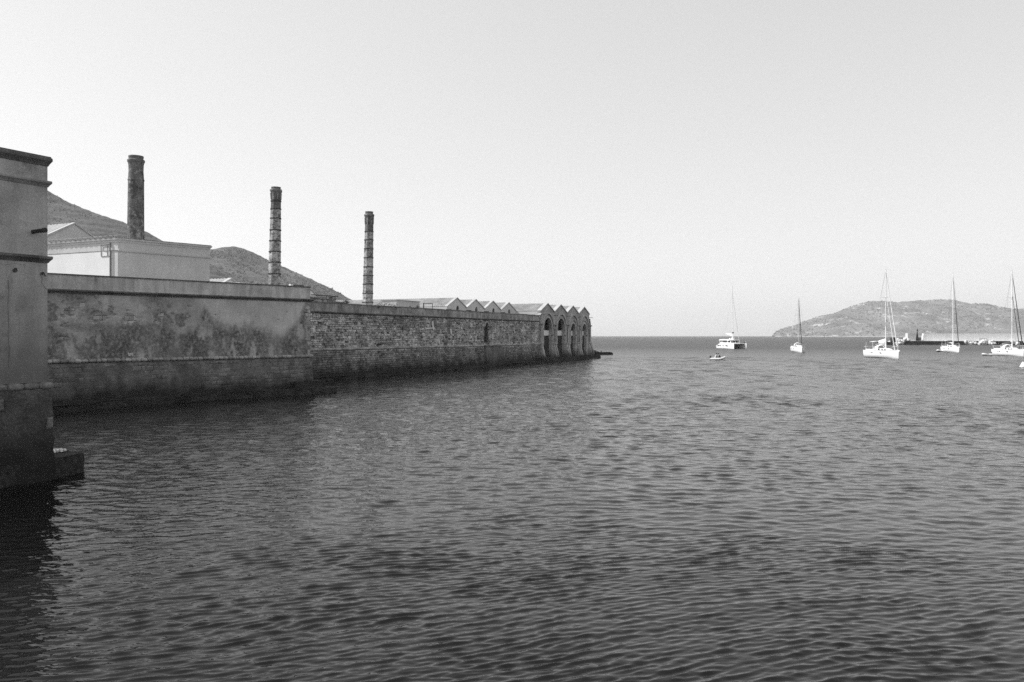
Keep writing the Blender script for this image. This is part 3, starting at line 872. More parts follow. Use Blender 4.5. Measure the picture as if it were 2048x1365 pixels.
# ------------------------------------------------------------------ long sea wall
LL = 60.4
LZT, LZC, LZL = 7.95, 6.93, 3.08
def long_wall():
    e = LW.empty("sea_wall")
    tag(e, "long eroded stone sea wall running from the bastion to the arched halls", "wall")
    r = np.random.default_rng(23)
    # core with the narrow arched window cut out
    s0, s1 = LW.s(970.5), LW.s(977.0)
    zb, zt = 3.5, 6.45
    sm = (s0 + s1) / 2; rad = (s1 - s0) / 2; spring = zt - rad
    mb = MB()
    mb.box(-12, s0, 0.17, 3.0, 2.8, 7.0); mb.box(s1, LL, 0.17, 3.0, 2.8, 7.0)
    mb.box(s0, s1, 0.17, 3.0, 2.8, zb); mb.box(s0, s1, 0.6, 3.0, zb, 7.0)
    n = 10
    vs = []
    for i in range(n + 1):
        t = math.pi * i / n; vs += [(sm - rad * math.cos(t), 0.17, spring + rad * math.sin(t)), (sm - rad * math.cos(t), 0.17, 7.0), (sm - rad * math.cos(t), 0.6, spring + rad * math.sin(t))]
    mb.add(vs, [(3 * i, 3 * i + 3, 3 * i + 4, 3 * i + 1) for i in range(n)] + [(3 * i, 3 * i + 2, 3 * i + 5, 3 * i + 3) for i in range(n)])
    mb.build("wall_core", M_core, e)
    MB().box(s0 + .01, s1 - .01, 0.45, 0.58, zb, zt - .02).build("window_void", M_dark, e)  # near-black panel, painted as the darkness inside the window
    # arch stones round the window
    mb = MB()
    for i in range(9):
        t0, t1 = math.pi * i / 9 + .02, math.pi * (i + 1) / 9 - .02
        q = [(sm - q_ * math.cos(t), spring + q_ * math.sin(t)) for q_, t in ((rad, t0), (rad, t1), (rad + .25, t1), (rad + .25, t0))]
        MB().add([(a, -0.06, b) for a, b in q] + [(a, 0.2, b) for a, b in q], [(3, 2, 1, 0), (0, 1, 5, 4), (1, 2, 6, 5), (2, 3, 7, 6), (3, 0, 4, 7)]).build("window_voussoir", M_arcade_light, e)
    # foot
    def by(z): return -0.06 - (LZL - z) * 0.12
    MB().add([(-12, by(2.9) + .1, 2.9), (LL, by(2.9) + .1, 2.9), (LL, 3, 2.9), (-12, 3, 2.9), (-12, by(-1) + .1, -1), (LL, by(-1) + .1, -1)],
             [(0, 1, 2, 3), (4, 5, 1, 0)]).build("foot_core", M_core, e)
    # stones: upper wall eroded and uneven, foot more regular
    var = stone_variants(51, M_stone_wall)
    def wob(x, z):
        er = float(fbm(np.array(x / 1.3), np.array(z / 0.8), 91, 4, 0.6))
        return 0.35 * max(0.0, er - 0.5) + r.uniform(-.03, .05)
    up = [s for s in lay(-1.0, LL, LZL + 0.12, LZC - 0.1, 0.25, 0.42, r, 0.02, 0.38, 0.68) if not (s0 - s[2] / 2 < s[0] < s1 + s[2] / 2 and s[1] > zb - .1 and s[1] < zt + .3) and r.random() > 0.07]
    up = [(x_, z_, w_ * 1.25, h_ * 1.6) if r.random() < 0.12 else (x_, z_, w_, h_) for x_, z_, w_, h_ in up]
    ft = lay(-1.0, LL, 0.0, LZL - 0.13, 0.25, 0.5, r, 0.014, 0.15, 0.45)
    allst = [(s, 0) for s in up] + [(s, 1) for s in ft]
    allst.sort(key=lambda q: q[0][0] + (2.0 if q[1] else 0) + (8 if q[0][1] < 0.9 else 0))
    place_stones(e, [q[0] for q in allst], var, "stone", 300, lambda x, z: wob(x, z) if z > LZL else by(z), 0.22, r, 0.02)
    # ledge
    MB().sweep([(-12, 0.04), (LL, 0.04)], half_round(0.15, LZL, 6, 0.05)).build("ledge", M_ledge, e, smooth=False)
    # parapet: rough blocks, coping and cornice
    x = -1.0; k = 0
    while x < LL - 0.2:
        wd = min(r.uniform(1.6, 3.6), LL - x)
        h = LZT - r.uniform(0, 0.05)
        MB().box(x + .004, x + wd - .004, 0.03 + r.uniform(0, .03), 0.55, 7.0, h).build("parapet_block", M_parapet_old, e)
        MB().box(x + .01, x + wd - .01, -0.03, 0.60, h + .002, h + 0.08).build("coping_stone", M_moulding_dark if r.random() < .6 else M_moulding, e)
        x += wd
    MB().sweep([(-12, 0.0), (LL, 0.0)], [(-0.03, LZC - 0.10), (0.05, LZC - 0.10), (0.16, LZC - 0.02), (0.18, LZC + 0.06), (0.06, LZC + 0.10), (-0.03, LZC + 0.10)]).build("cornice", M_moulding_dark, e)
    # dark buttress under the window
    b0, b1 = LW.s(967.5), LW.s(1004)
    MB().add([(b0, -0.05, 3.0), (b1 - .6, -0.05, 3.0), (b1 - .6, -0.32, 3.0), (b0, -0.32, 3.0), (b0 - .5, 0, -1), (b1, 0, -1), (b1, -1.0, -1), (b0 - .5, -1.0, -1)],
             [(0, 1, 2, 3), (3, 2, 6, 7), (2, 1, 5, 6), (0, 3, 7, 4)]).build("buttress", mat("buttress_stone", 0.15, 0.08, 0.9, bscale=6, fine=0.4, tide=(0.6, 2.0, 0.02), bump=0.8, bdist=0.06), e)
    MB().box(b0 - .15, b1 - .3, -0.42, 0, 3.02, 3.16).build("buttress_cap", M_moulding, e)
    # pale remnants of plaster that still cling to the stones
    def flake(pts):
        q = [(LW.s(px), LW.z(LW.s(px), py)) for px, py in pts]
        n = len(q)
        MB().add([(a, -0.16, b) for a, b in q] + [(a, -0.02, b) for a, b in q], [tuple(range(n))] + [(i, n + i, n + (i + 1) % n, (i + 1) % n) for i in range(n)]).build("plaster_flake", M_white, e)
    flake([(862.5, 643), (864.5, 643), (865.5, 655), (867.5, 657), (865, 661), (863.5, 657)])
    flake([(851.5, 656.5), (863, 656), (863, 657.8), (856, 658), (851, 659)])
    flake([(898.5, 658), (900.5, 658), (901.5, 666), (902.5, 669), (900.5, 669.5)])
    flake([(920, 655), (922.5, 655.5), (923, 659), (920.5, 658)])
    flake([(925.5, 665.5), (927.5, 667), (929, 669.5), (926.5, 669)])
    return e
long_wall()

# ------------------------------------------------------------------ halls with gables
def arch_pts(cx, hw, spring, rise, n=14):
    return [(cx - hw * math.cos(math.pi * i / n), spring + rise * math.sin(math.pi * i / n)) for i in range(n + 1)]

def arch_wall(mb, x0, x1, z0, top, y0, y1, cx, hw, zb, spring, rise):
    """wall slab with a round arched opening; top(x) gives its upper edge"""
    ap = arch_pts(cx, hw, spring, rise)
    xs = [x0, cx - hw] + [p[0] for p in ap[1:-1]] + [cx + hw, x1]
    mid = (x0 + x1) / 2
    if all(abs(a - mid) > 1e-4 for a in xs): xs = sorted(xs + [mid])
    def lowz(x):
        if x <= cx - hw + 1e-6 or x >= cx + hw - 1e-6: return None
        return spring + rise * math.sqrt(max(0, 1 - ((x - cx) / hw) ** 2))
    for y, fl in ((y0, False), (y1, True)):
        for a, b in zip(xs[:-1], xs[1:]):
            inside = a >= cx - hw - 1e-6 and b <= cx + hw + 1e-6
            if not inside:
                q = [(a, y, z0), (b, y, z0), (b, y, top(b)), (a, y, top(a))]
                mb.add(q, [(3, 2, 1, 0) if fl else (0, 1, 2, 3)])
            else:
                la, lb = lowz(a) or spring, lowz(b) or spring
                q = [(a, y, la), (b, y, lb), (b, y, top(b)), (a, y, top(a))]
                mb.add(q, [(3, 2, 1, 0) if fl else (0, 1, 2, 3)])
                if zb > z0 + .01:
                    q = [(a, y, z0), (b, y, z0), (b, y, zb), (a, y, zb)]
                    mb.add(q, [(3, 2, 1, 0) if fl else (0, 1, 2, 3)])
    # reveals
    bd = [(cx - hw, zb)] + ap + [(cx + hw, zb)]
    for (a, za), (b, zb2) in zip(bd[:-1], bd[1:]):
        mb.add([(a, y0, za), (b, y0, zb2), (b, y1, zb2), (a, y1, za)], [(0, 3, 2, 1)])
    if zb > z0 + .01:
        mb.add([(cx - hw, y0, zb), (cx + hw, y0, zb), (cx + hw, y1, zb), (cx - hw, y1, zb)], [(0, 1, 2, 3)])
    # top and ends
    for a, b in zip(xs[:-1], xs[1:]):
        mb.add([(a, y0, top(a)), (b, y0, top(b)), (b, y1, top(b)), (a, y1, top(a))], [(0, 1, 2, 3)])
    for x, fl in ((x0, False), (x1, True)):
        mb.add([(x, y0, z0), (x, y1, z0), (x, y1, top(x)), (x, y0, top(x))], [(3, 2, 1, 0) if not fl else (0, 1, 2, 3)])

def tiled_slope(name, xr, zr, xe, ze, ya, yb, matl, parent, pitch=0.34, amp=0.045, over=0.0):
    """barrel tiled roof slope from the ridge (xr,zr) to the eave (xe,ze), running along y"""
    n = max(8, int((yb - ya) / pitch)) * 4
    ys = np.linspace(ya, yb, n + 1); ts = np.linspace(0, 1, 5)
    T, Yg = np.meshgrid(ts, ys, indexing='ij')
    X = xr + (xe - xr) * T; Z = zr + (ze - zr) * T
    ph = (Yg - ya) / pitch * 2 * np.pi
    Z = Z + amp * np.abs(np.cos(ph / 2)) * 1.6 + 0.02 * (fbm(Yg / 0.4, X / 0.5, 5, 2) - .5)
    o = grid_mesh(name, X, Yg, Z, matl, parent, smooth=False, flip=(xe > xr))
    return o

GZ, GV = 10.05, 8.68       # ridge and valley heights
def small_gable(i, s, label):
    """gabled shed end behind the parapet"""
    e = empty("gabled_shed", (*LW.w(s, 4.45), 3.0), LW.rz)
    tag(e, label, "shed", "four gabled sheds in a row behind the sea wall")
    hw = 3.04; g = GZ - 3.0; v = GV - 3.0
    top = lambda x: v + (g - v) * (1 - min(1, abs(x) / hw))
    mb = MB()
    arch_wall(mb, -hw, hw, 0.0, top, 0.0, 0.3, 0.25, 0.42, 4.3, 5.55, 0.42)
    mb.build("gable_wall", M_greywall, e)
    MB().box(-0.2, 0.7, 0.2, 0.29, 4.3, 5.98).build("window_void", M_dark, e)  # dark panel: darkness behind the opening put into its colour
    LEN = 34 if i == 0 else 16
    tiled_slope("roof_slope", 0, g + .05, -hw + .02, v + .02, 0.36, LEN, M_tile, e)
    tiled_slope("roof_slope", 0, g + .05, hw - .02, v + .02, 0.36, LEN, M_tile, e)
    if i == 0: MB().box(-hw, -hw + .25, 0.31, LEN, 0, v).build("side_wall", M_greywall, e)
    for sgn in (-1, 1):
        vs = []
        for y in (-0.10, 0.40):
            for x, z in ((0, g + .03), (sgn * hw * 1.0, v + .03), (sgn * hw * 1.0, v + .16), (0, g + .16)): vs.append((x, y, z))
        MB().add(vs, [(0, 1, 2, 3), (7, 6, 5, 4), (0, 4, 5, 1), (1, 5, 6, 2), (2, 6, 7, 3), (3, 7, 4, 0)]).build("rake_coping", M_coping, e)
    mb = MB(); mb.box(-hw - .12, -hw + .12, -0.75, 0.1, v - .45, v - .37); mb.box(-hw - .12, -hw - .09, -0.75, 0.1, v - .372, v - .30); mb.box(-hw + .09, -hw + .12, -0.75, 0.1, v - .372, v - .30)
    mb.build("water_spout", M_iron, e)
    return e
ordn = ["first", "second", "third", "fourth"]
for i, px in enumerate((913.2, 948.7, 981.9, 1012.5)):
    small_gable(i, 39.2 + 6.1 * i, f"{ordn[i]} small gabled shed from the chimney side, above the sea wall parapet")

def arched_hall(i, s, label):
    e = empty("arched_hall", (*LW.w(s, 0), 0.0), LW.rz)
    tag(e, label, "hall", "four arched boat halls at the end of the sea wall")
    W = 6.36; hw = W / 2
    r = np.random.default_rng(60 + i)
    y0 = -0.12
    top = lambda x: GV + (GZ - GV) * (1 - min(1, abs(x - hw) / hw))
    small = i >= 2
    cx = hw + 0.15
    ow = 1.88 if not small else 1.30
    spring = 5.65 if not small else 5.35
    rise = 1.95 if not small else 1.45
    mb = MB()
    arch_wall(mb, 0.003, W - .003, -1.0, top, y0, y0 + 0.55, cx, ow, -1.0, spring, rise)
    mb.build("gable_wall", M_arcade, e)
    # arch rings: inner moulding and a wider blind arch
    def ring(rad, rs, w, pr, sp, nm, m, a0=0.0, a1=math.pi):
        n = 16; vs = []
        for k in range(n + 1):
            t = a0 + (a1 - a0) * k / n
            for q, y in ((rad, y0 + .04), (rad, y0 - pr), (rad + w, y0 - pr), (rad + w, y0 + .04)):
                vs.append((cx - q * math.cos(t), y, sp + (q * rs) * math.sin(t)))
        fs = [(4 * k + j, 4 * k + (j + 1) % 4, 4 * k + 4 + (j + 1) % 4, 4 * k + 4 + j) for k in range(n) for j in range(4)] + [(0, 1, 2, 3), (4 * n + 3, 4 * n + 2, 4 * n + 1, 4 * n)]
        MB().add(vs, fs).build(nm, m, e)
    ring(ow + 0.02, rise / ow, 0.26, 0.10, spring, "arch_ring", M_arcade_light)
    ring(2.42, 1.06, 0.30, 0.22, 5.75, "outer_arch_ring", M_arcade_light)
    if small: ring(1.80, 1.0, 0.2, 0.14, 5.6, "middle_arch_ring", M_arcade)
    # jamb strips
    for sx in (-1, 1):
        x = cx + sx * (ow + 0.16)
        MB().box(x - .13, x + .13, y0 - .09, y0 + .02, 3.0, spring).build("jamb", M_arcade_light, e)
    # impost stones
    MB().box(cx + ow - .02, cx + ow + .38, y0 - .16, y0 + .06, 4.52, 4.66).build("impost", M_moulding_dark, e)
    # recess behind the arch: dark gate boards with a white beam
    MB().box(cx - ow - .4, cx + ow + .4, 1.8, 2.0, -1, 8.3).build("inner_void", M_dark, e)  # near-black panel painted as the unlit hall interior
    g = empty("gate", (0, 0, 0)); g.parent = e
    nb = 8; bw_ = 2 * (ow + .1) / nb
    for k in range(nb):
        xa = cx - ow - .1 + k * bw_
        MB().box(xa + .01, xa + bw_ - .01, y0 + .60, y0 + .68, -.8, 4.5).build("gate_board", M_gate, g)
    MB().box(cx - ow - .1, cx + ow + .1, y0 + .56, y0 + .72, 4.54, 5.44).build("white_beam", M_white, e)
    # piers: two flared legs with a dark strip set between them
    for x in ((0.0, W) if i == 3 else (0.0,)):
        for a in (-0.62, 0.32):
            xa, xb = x + a, x + a + .34
            if x == 0 and i == 0 and a < 0: xa, xb = .02, .36
            mb = MB()
            mb.add([(xa, y0 - .20, 3.05), (xb, y0 - .20, 3.05), (xb, y0 + .05, 3.05), (xa, y0 + .05, 3.05), (xa, y0 - 1.25, -1), (xb, y0 - 1.25, -1), (xb, y0 + .05, -1), (xa, y0 + .05, -1)],
                   [(0, 1, 2, 3), (4, 5, 1, 0), (5, 6, 2, 1), (7, 4, 0, 3)])
            mb.build("flared_leg", M_arcade_light, e)
            MB().box(xa, xb, y0 - .14, y0 + .03, 3.22, 6.4).build("pilaster", M_arcade, e)
            MB().box(xa - .07, xb + .07, y0 - .36, y0 + .04, 3.06, 3.21).build("pier_ledge", M_arcade_light, e)
        MB().box(x - .26 if x > 0 or i > 0 else .37, x + .30, y0 - .05, y0 - .003, -0.5, 6.3).build("dark_strip", M_moulding_dark, e)
        MB().box(x - .75 if (x > 0 or i > 0) else -.05, x + .75, y0 - .34, y0 + .03, 6.42, 6.58).build("pier_cap", M_moulding, e)
        mb = MB(); mb.box(x - .10, x + .10, y0 - .75, y0 + .1, GV - .62, GV - .54)
        mb.build("water_spout", M_iron, e)
    # roof
    LEN = 24
    tiled_slope("roof_slope", hw, GZ + .05, 0.02, GV + .02, y0 + .6, LEN, M_tile, e)
    tiled_slope("roof_slope", hw, GZ + .05, W - .02, GV + .02, y0 + .6, LEN, M_tile, e)
    if i == 0: MB().box(0.0, .3, y0 + .56, LEN, 3, GV).build("side_wall", M_greywall, e)
    if i == 3: MB().box(W - .3, W - .004, y0 + .56, LEN, -1, GV).build("side_wall", M_arcade, e)
    for sgn in (-1, 1):
        vs = []
        for y in (y0 - .14, y0 + .62):
            for x, z in ((hw, GZ + .02), (hw + sgn * hw, GV + .02), (hw + sgn * hw, GV + .17), (hw, GZ + .17)): vs.append((x, y, z))
        MB().add(vs, [(0, 1, 2, 3), (7, 6, 5, 4), (0, 4, 5, 1), (1, 5, 6, 2), (2, 6, 7, 3), (3, 7, 4, 0)]).build("rake_coping", M_coping, e)
    if i == 0:
        MB().add([(-.45, y0 - .2, 8.1), (.25, y0 - .2, 8.45), (.25, y0 + .4, 8.45), (-.45, y0 + .4, 8.1), (-.45, y0 - .2, 7.96), (.25, y0 - .2, 8.25), (.25, y0 + .4, 8.25), (-.45, y0 + .4, 7.96)],
                 [(0, 1, 2, 3), (4, 7, 6, 5), (0, 4, 5, 1), (3, 0, 4, 7)]).build("kneeler", M_coping, e)
    if i == 3:
        # corner pier with sloped top and flared base
        MB().add([(W + .02, y0 - .25, 3.1), (W + .62, y0 - .25, 3.1), (W + .62, 2.0, 3.1), (W + .02, 2.0, 3.1), (W + .02, y0 - 1.3, -1), (W + 1.5, y0 - 1.3, -1), (W + 1.5, 2.4, -1), (W + .02, 2.4, -1)],
                 [(0, 1, 2, 3), (4, 5, 1, 0), (5, 6, 2, 1), (6, 7, 3, 2), (7, 4, 0, 3)]).build("corner_foot", M_arcade, e)
        MB().add([(W + .01, y0 - .2, 3.25), (W + .55, y0 - .2, 3.25), (W + .55, 1.9, 3.25), (W + .01, 1.9, 3.25), (W + .01, y0 - .2, 7.9), (W + .55, y0 - .2, 6.5), (W + .55, 1.9, 6.5), (W + .01, 1.9, 7.9)],
                 [(0, 1, 5, 4), (1, 2, 6, 5), (2, 3, 7, 6), (4, 5, 6, 7)]).build("corner_pier", M_arcade_light, e)
        MB().box(W - .1, W + .72, y0 - .32, 2.05, 3.105, 3.24).build("pier_ledge", M_arcade_light, e)
        MB().box(W - .1, W + .74, y0 - .34, 2.05, 6.38, 6.52).build("pier_cap", M_moulding, e)
    return e
names = ["nearest arched boat hall, beside the long sea wall, with tall dark arch and white beam",
         "second arched boat hall from the sea wall, tall dark arch with white beam",
         "third arched boat hall from the sea wall, narrower arch with white beam",
         "farthest arched boat hall, at the seaward corner, narrower arch with white beam"]
for i in range(4):
    arched_hall(i, 60.5 + 6.37 * i, names[i])

# rocks and jetty at the seaward corner
rough_shelf("rock_shelf", [LW.w(58, -2.2), LW.w(70, -2.0), LW.w(86, -2.0), LW.w(89.0, -1.2), LW.w(89.5, 1.5), LW.w(86, 3.0), LW.w(58, 1.0)], 0.75, M_rock,
            "dark wet rocks along the foot of the arched halls", 22, amp=0.3, n=200, flare=0.3, jag=0.6)
rough_shelf("rock_shelf", [LW.w(-4, -1.5), LW.w(30, -1.5), LW.w(46, -1.7), LW.w(52, -2.3), LW.w(58, -2.0), LW.w(58, .5), LW.w(-4, .5)], 0.28, M_rock,
            "low dark rock footing along the long sea wall", 27, amp=0.25, n=300, flare=0.2, jag=0.5)
Yj = 4.5 * F / (711 - HZ) + 6
je = empty("jetty", (*P(1186, 0, Yj).xy, 0), 0)
mb = MB()
mb.box(0, (1220 - 1186) / F * Yj, -0.9, 0.9, -0.6, 0.62)
mb.build("slab", M_rock, je)
mb = MB(); mb.tube(((1221 - 1186) / F * Yj, -0.9, 0.12), ((1221 - 1186) / F * Yj, 0.9, 0.12), 0.5, 0.5, 14); mb.build("rounded_end", M_rock, je)
mb = MB(); mb.tube((1.9, -0.5, 0.62), (1.9, -0.5, 0.95), 0.09, 0.11, 8); mb.build("mooring_post", M_iron, je)
tag(je, "low dark jetty slab reaching out from the corner of the arched halls", "jetty")
r = np.random.default_rng(77)
for k in range(7):
    q = P(1176 + 3.4 * k, 0, Yj + r.uniform(-1.5, 1.5))
    mb = MB()
    s = r.uniform(.35, .75) * (1.25 - k * .1)
    mb.lathe([(0.05, -.5), (.8, -.4), (1.0, 0.0), (.75, .5), (.2, .72)], 7)
    mb.v = [(x * s * r.uniform(.8, 1.25), y * s * r.uniform(.8, 1.2), z * s * r.uniform(.8, 1.2)) for x, y, z in mb.v]
    o = mb.build("boulder", M_rock, None, loc=(q.x, q.y, 0.75 - k * .03))
    tag(o, "dark wet boulder heaped beside the low jetty at the arched halls", "boulder", "dark boulders beside the jetty")

# ------------------------------------------------------------------ chimneys
def chimney(px, Y, kind, rings, wtop, wbot, ytop, zbase, label, lean):
    q = P(px, 0, Y)
    e = empty("chimney", (q.x, q.y, zbase), R(12))
    tag(e, label, "chimney", "three tall factory chimneys")
    zf = lambda py: H + (HZ - py) / F * Y - zbase
    rf = lambda w: w / 2 / F * Y
    zt = zf(ytop)
    lx, ly = lean * math.cos(R(-12)), lean * math.sin(R(-12))
    rt, rb = rf(wtop), rf(wbot)
    if kind == 'round':
        seg = 28
        zn = zf(362)
        body = [(rb * 1.03, 0)] + [(rb + (rt - rb) * t, zn * t) for t in np.linspace(0.02, 1, 14)]
        MB().lathe(body, seg, (lx, ly)).build("shaft", M_chimney_brick, e, smooth=False)
        off = (lx * zn, ly * zn, zn)
        z2 = zf(327) - zn
        MB().lathe([(rt * 1.05, 0.0), (rt * 1.05, .10), (rt, .14), (rt * .97, z2 * .25), (rt * .93, z2 * .55), (rt * .96, z2 * .9), (rt * 1.02, z2)], seg).build("neck", M_chimney_brick, e, loc=off)
        z3 = zf(320) - zf(327)
        off = (off[0], off[1], zf(327))
        MB().lathe([(rt * 1.0, 0), (rt * 1.10, z3 * .35), (rt * 1.12, z3 * .8), (rt * 1.02, z3)], seg).build("collar", M_chimney_dark, e, loc=off)
        z4 = zt - zf(320)
        MB().lathe([(rt * .92, 0), (rt * .92, z4 * .5), (rt * .96, z4 * .55), (rt * .96, z4), (rt * .8, z4), (rt * .78, z4 - .5)], seg).build("cap", M_chimney_dark, e, loc=(off[0], off[1], zf(320)))
    else:
        seg = 8; rot = R(22.5)
        kk = 1 / math.cos(R(22.5)) ** 0.6
        rt *= kk; rb *= kk
        ztops = [0] + [zf(y) for y in sorted(rings, reverse=True)]
        ze = zf(ytop + 26)
        rad = lambda z: rb + (rt - rb) * z / ze
        zs = ztops + [ze]
        for k in range(len(zs) - 1):
            a, b = zs[k], zs[k + 1]
            m = M_chimney_tuff if k < len(zs) - 3 else M_chimney_dark
            MB().lathe([(rad(a), a), (rad((a + b) / 2) * random.uniform(.985, 1.015), (a + b) / 2), (rad(b), b)], seg, (lx, ly), rot).build("shaft_section", m, e, loc=(lx * a, ly * a, 0))
        for z in ztops[1:]:
            th = 0.10 if kind == 'b' else 0.085
            MB().lathe([(rad(z) * 1.01, z - th / 2), (rad(z) * 1.09, z - th / 2), (rad(z) * 1.09, z + th / 2), (rad(z) * 1.01, z + th / 2)], seg, (lx, ly), rot).build("iron_band", M_iron, e, loc=(lx * z, ly * z, 0))
        # fluted capital, collar and cap
        dz = zf(ytop + 9) - ze
        o = (lx * ze, ly * ze, ze)
        MB().lathe([(rt * .99, 0.02), (rt * 1.0, dz * .3), (rt * 1.04, dz * .7), (rt * 1.16, dz)], seg, (lx, ly), rot).build("capital", M_chimney_dark, e, loc=o)
        for k in range(8):
            t = 2 * math.pi * k / 8 + rot
            MB().tube((rt * 1.0 * math.cos(t), rt * 1.0 * math.sin(t), 0.06), (rt * 1.06 * math.cos(t), rt * 1.06 * math.sin(t), dz * .8), 0.05, 0.06, 6).build("capital_rib", M_chimney_tuff, e, loc=o)
        o = (o[0], o[1], ze + dz)
        MB().lathe([(rt * 1.14, .002), (rt * 1.24, .06), (rt * 1.22, .22), (rt * 1.0, .26)], seg, (0, 0), rot).build("collar", M_moulding, e, loc=o)
        zc = zt - ze - dz
        MB().lathe([(rt * .93, .262), (rt * .93, zc * .85), (rt * .97, zc * .87), (rt * .97, zc), (rt * .8, zc), (rt * .78, zc - .4)], seg, (0, 0), rot).build("cap", M_chimney_dark, e, loc=o)
    return e
chimney(270, 69.5, 'round', None, 29.5, 36, 313, 3.0, "thick dark brick chimney behind the white building, leftmost of three", 0.006)
chimney(546, 85.5, 'b', [403, 419, 437.6, 460.8, 482.5, 504, 525.5, 548.4], 19.5, 28.5, 375, 3.0, "slim banded stone chimney in the middle, above the bastion parapet", 0.020)
chimney(733.5, 101.5, 'c', [446.9, 464, 480.6, 498.3, 516.2, 534.5, 551.6, 569, 587.2, 605.2], 16.8, 24, 424, 3.0, "slimmest banded stone chimney on the right, above the long sea wall", 0.020)

# ------------------------------------------------------------------ buildings behind the bastion parapet
def upper_building():
    Yc = 60.0
    E = P(235.7, 0, Yc).xy
    zt = H + (HZ - 477) / F * Yc
    u = BA.d; v = LW.n
    Fp = E + u * 7.25
    G = Fp + BA.n * 6.4
    Hh = E + v * 12.5
    c0 = Vector((E.x, E.y))
    e = empty("white_building", (E.x, E.y, 7.37))
    tag(e, "pale flat roofed building with sunlit white side standing on the bastion terrace", "building")
    L_ = lambda p: (p.x - E.x, p.y - E.y)
    h = zt - 7.37
    poly = [L_(E), L_(Fp), L_(G), L_(Hh)]
    mb = MB(); mb.prism(poly, 0, h - .06)
    mb.build("wall_core", M_greywall, e)
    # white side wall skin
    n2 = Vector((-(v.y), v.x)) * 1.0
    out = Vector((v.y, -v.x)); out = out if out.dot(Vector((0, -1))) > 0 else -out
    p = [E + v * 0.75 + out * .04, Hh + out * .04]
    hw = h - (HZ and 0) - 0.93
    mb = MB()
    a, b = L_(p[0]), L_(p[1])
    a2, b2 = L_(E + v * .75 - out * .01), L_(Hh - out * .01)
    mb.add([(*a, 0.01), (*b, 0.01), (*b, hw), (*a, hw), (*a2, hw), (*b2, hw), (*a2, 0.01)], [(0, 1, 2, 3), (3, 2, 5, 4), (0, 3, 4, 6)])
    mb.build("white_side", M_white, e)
    # mouldings: right face then wrap to the left face
    path = [L_(Hh), L_(E), L_(Fp), L_(G)]
    MB().sweep(path, [(-.02, h - .30), (.04, h - .28), (.06, h - .16), (.14, h - .10), (.16, h), (-.02, h)]).build("roof_cornice", M_greywall, e)
    MB().sweep(path, [(-.3, h + .002), (.10, h + .002), (.10, h + .07), (-.3, h + .07)]).build("roof_slab", M_moulding, e)
    z2 = h - 0.93
    MB().sweep([L_(E), L_(Fp), L_(G)], [(-.02, z2 - .09), (.03, z2 - .09), (.09, z2 - .02), (.10, z2 + .10), (.03, z2 + .14), (-.02, z2 + .14)]).build("belt_moulding", M_greywall, e)
    MB().sweep([L_(Hh), L_(E)], [(-.02, z2 + .003), (.055, z2 + .003), (.055, z2 + .05), (-.02, z2 + .05)]).build("belt_moulding", M_moulding, e)
    # corner pilaster strip and down pipe on the sunny side
    mb = MB(); q = E + v * .72 + out * .09
    mb.tube((*L_(q), 0.02), (*L_(q), h - .3), .045, .045, 8); mb.build("down_pipe", M_moulding, e)
    # rectangular frame of an old sign on the sunny side
    def onface(t, o_): 
        w_ = E + v * t + out * o_
        return L_(w_)
    for (t0, t1, za, zb) in ((.80, 1.75, h - .45, h - .41), (.80, 1.75, h - 1.32, h - 1.28), (1.72, 1.76, h - 1.279, h - .451), (1.02, 1.06, h - 1.279, h - .451), (1.061, 1.40, h - .92, h - .88)):
        a, b, c, d = onface(t0, .045), onface(t1, .045), onface(t1, .08), onface(t0, .08)
        mb = MB(); mb.add([(*a, za), (*b, za), (*c, za), (*d, za), (*a, zb), (*b, zb), (*c, zb), (*d, zb)], [(0, 1, 2, 3), (7, 6, 5, 4), (3, 2, 6, 7), (0, 3, 7, 4), (2, 1, 5, 6)])
        mb.build("frame_bar", M_moulding, e)
    # barrel tiles along the sunny eave
    t = 0.15
    while t < 12.3:
        a = E + v * t - out * .05; b = E + v * t + out * .24
        mb = MB(); n = 8; vs = []
        for P_, zz in ((a, h + .16), (b, h + .09)):
            for k in range(n + 1):
                an = math.pi * k / n
                for rr in (.105, .08):
                    w_ = P_ + v * (rr * math.cos(an))
                    vs.append((*L_(w_), zz + rr * math.sin(an)))
        m_ = 2 * (n + 1)
        fs = []
        for k in range(n):
            fs += [(2 * k, 2 * k + 2, m_ + 2 * k + 2, m_ + 2 * k), (2 * k + 1, m_ + 2 * k + 1, m_ + 2 * k + 3, 2 * k + 3), (m_ + 2 * k, m_ + 2 * k + 2, m_ + 2 * k + 3, m_ + 2 * k + 1)]
        mb.add(vs, fs); mb.build("eave_tile", M_tile_light, e)
        t += 0.56
    return e
upper_building()

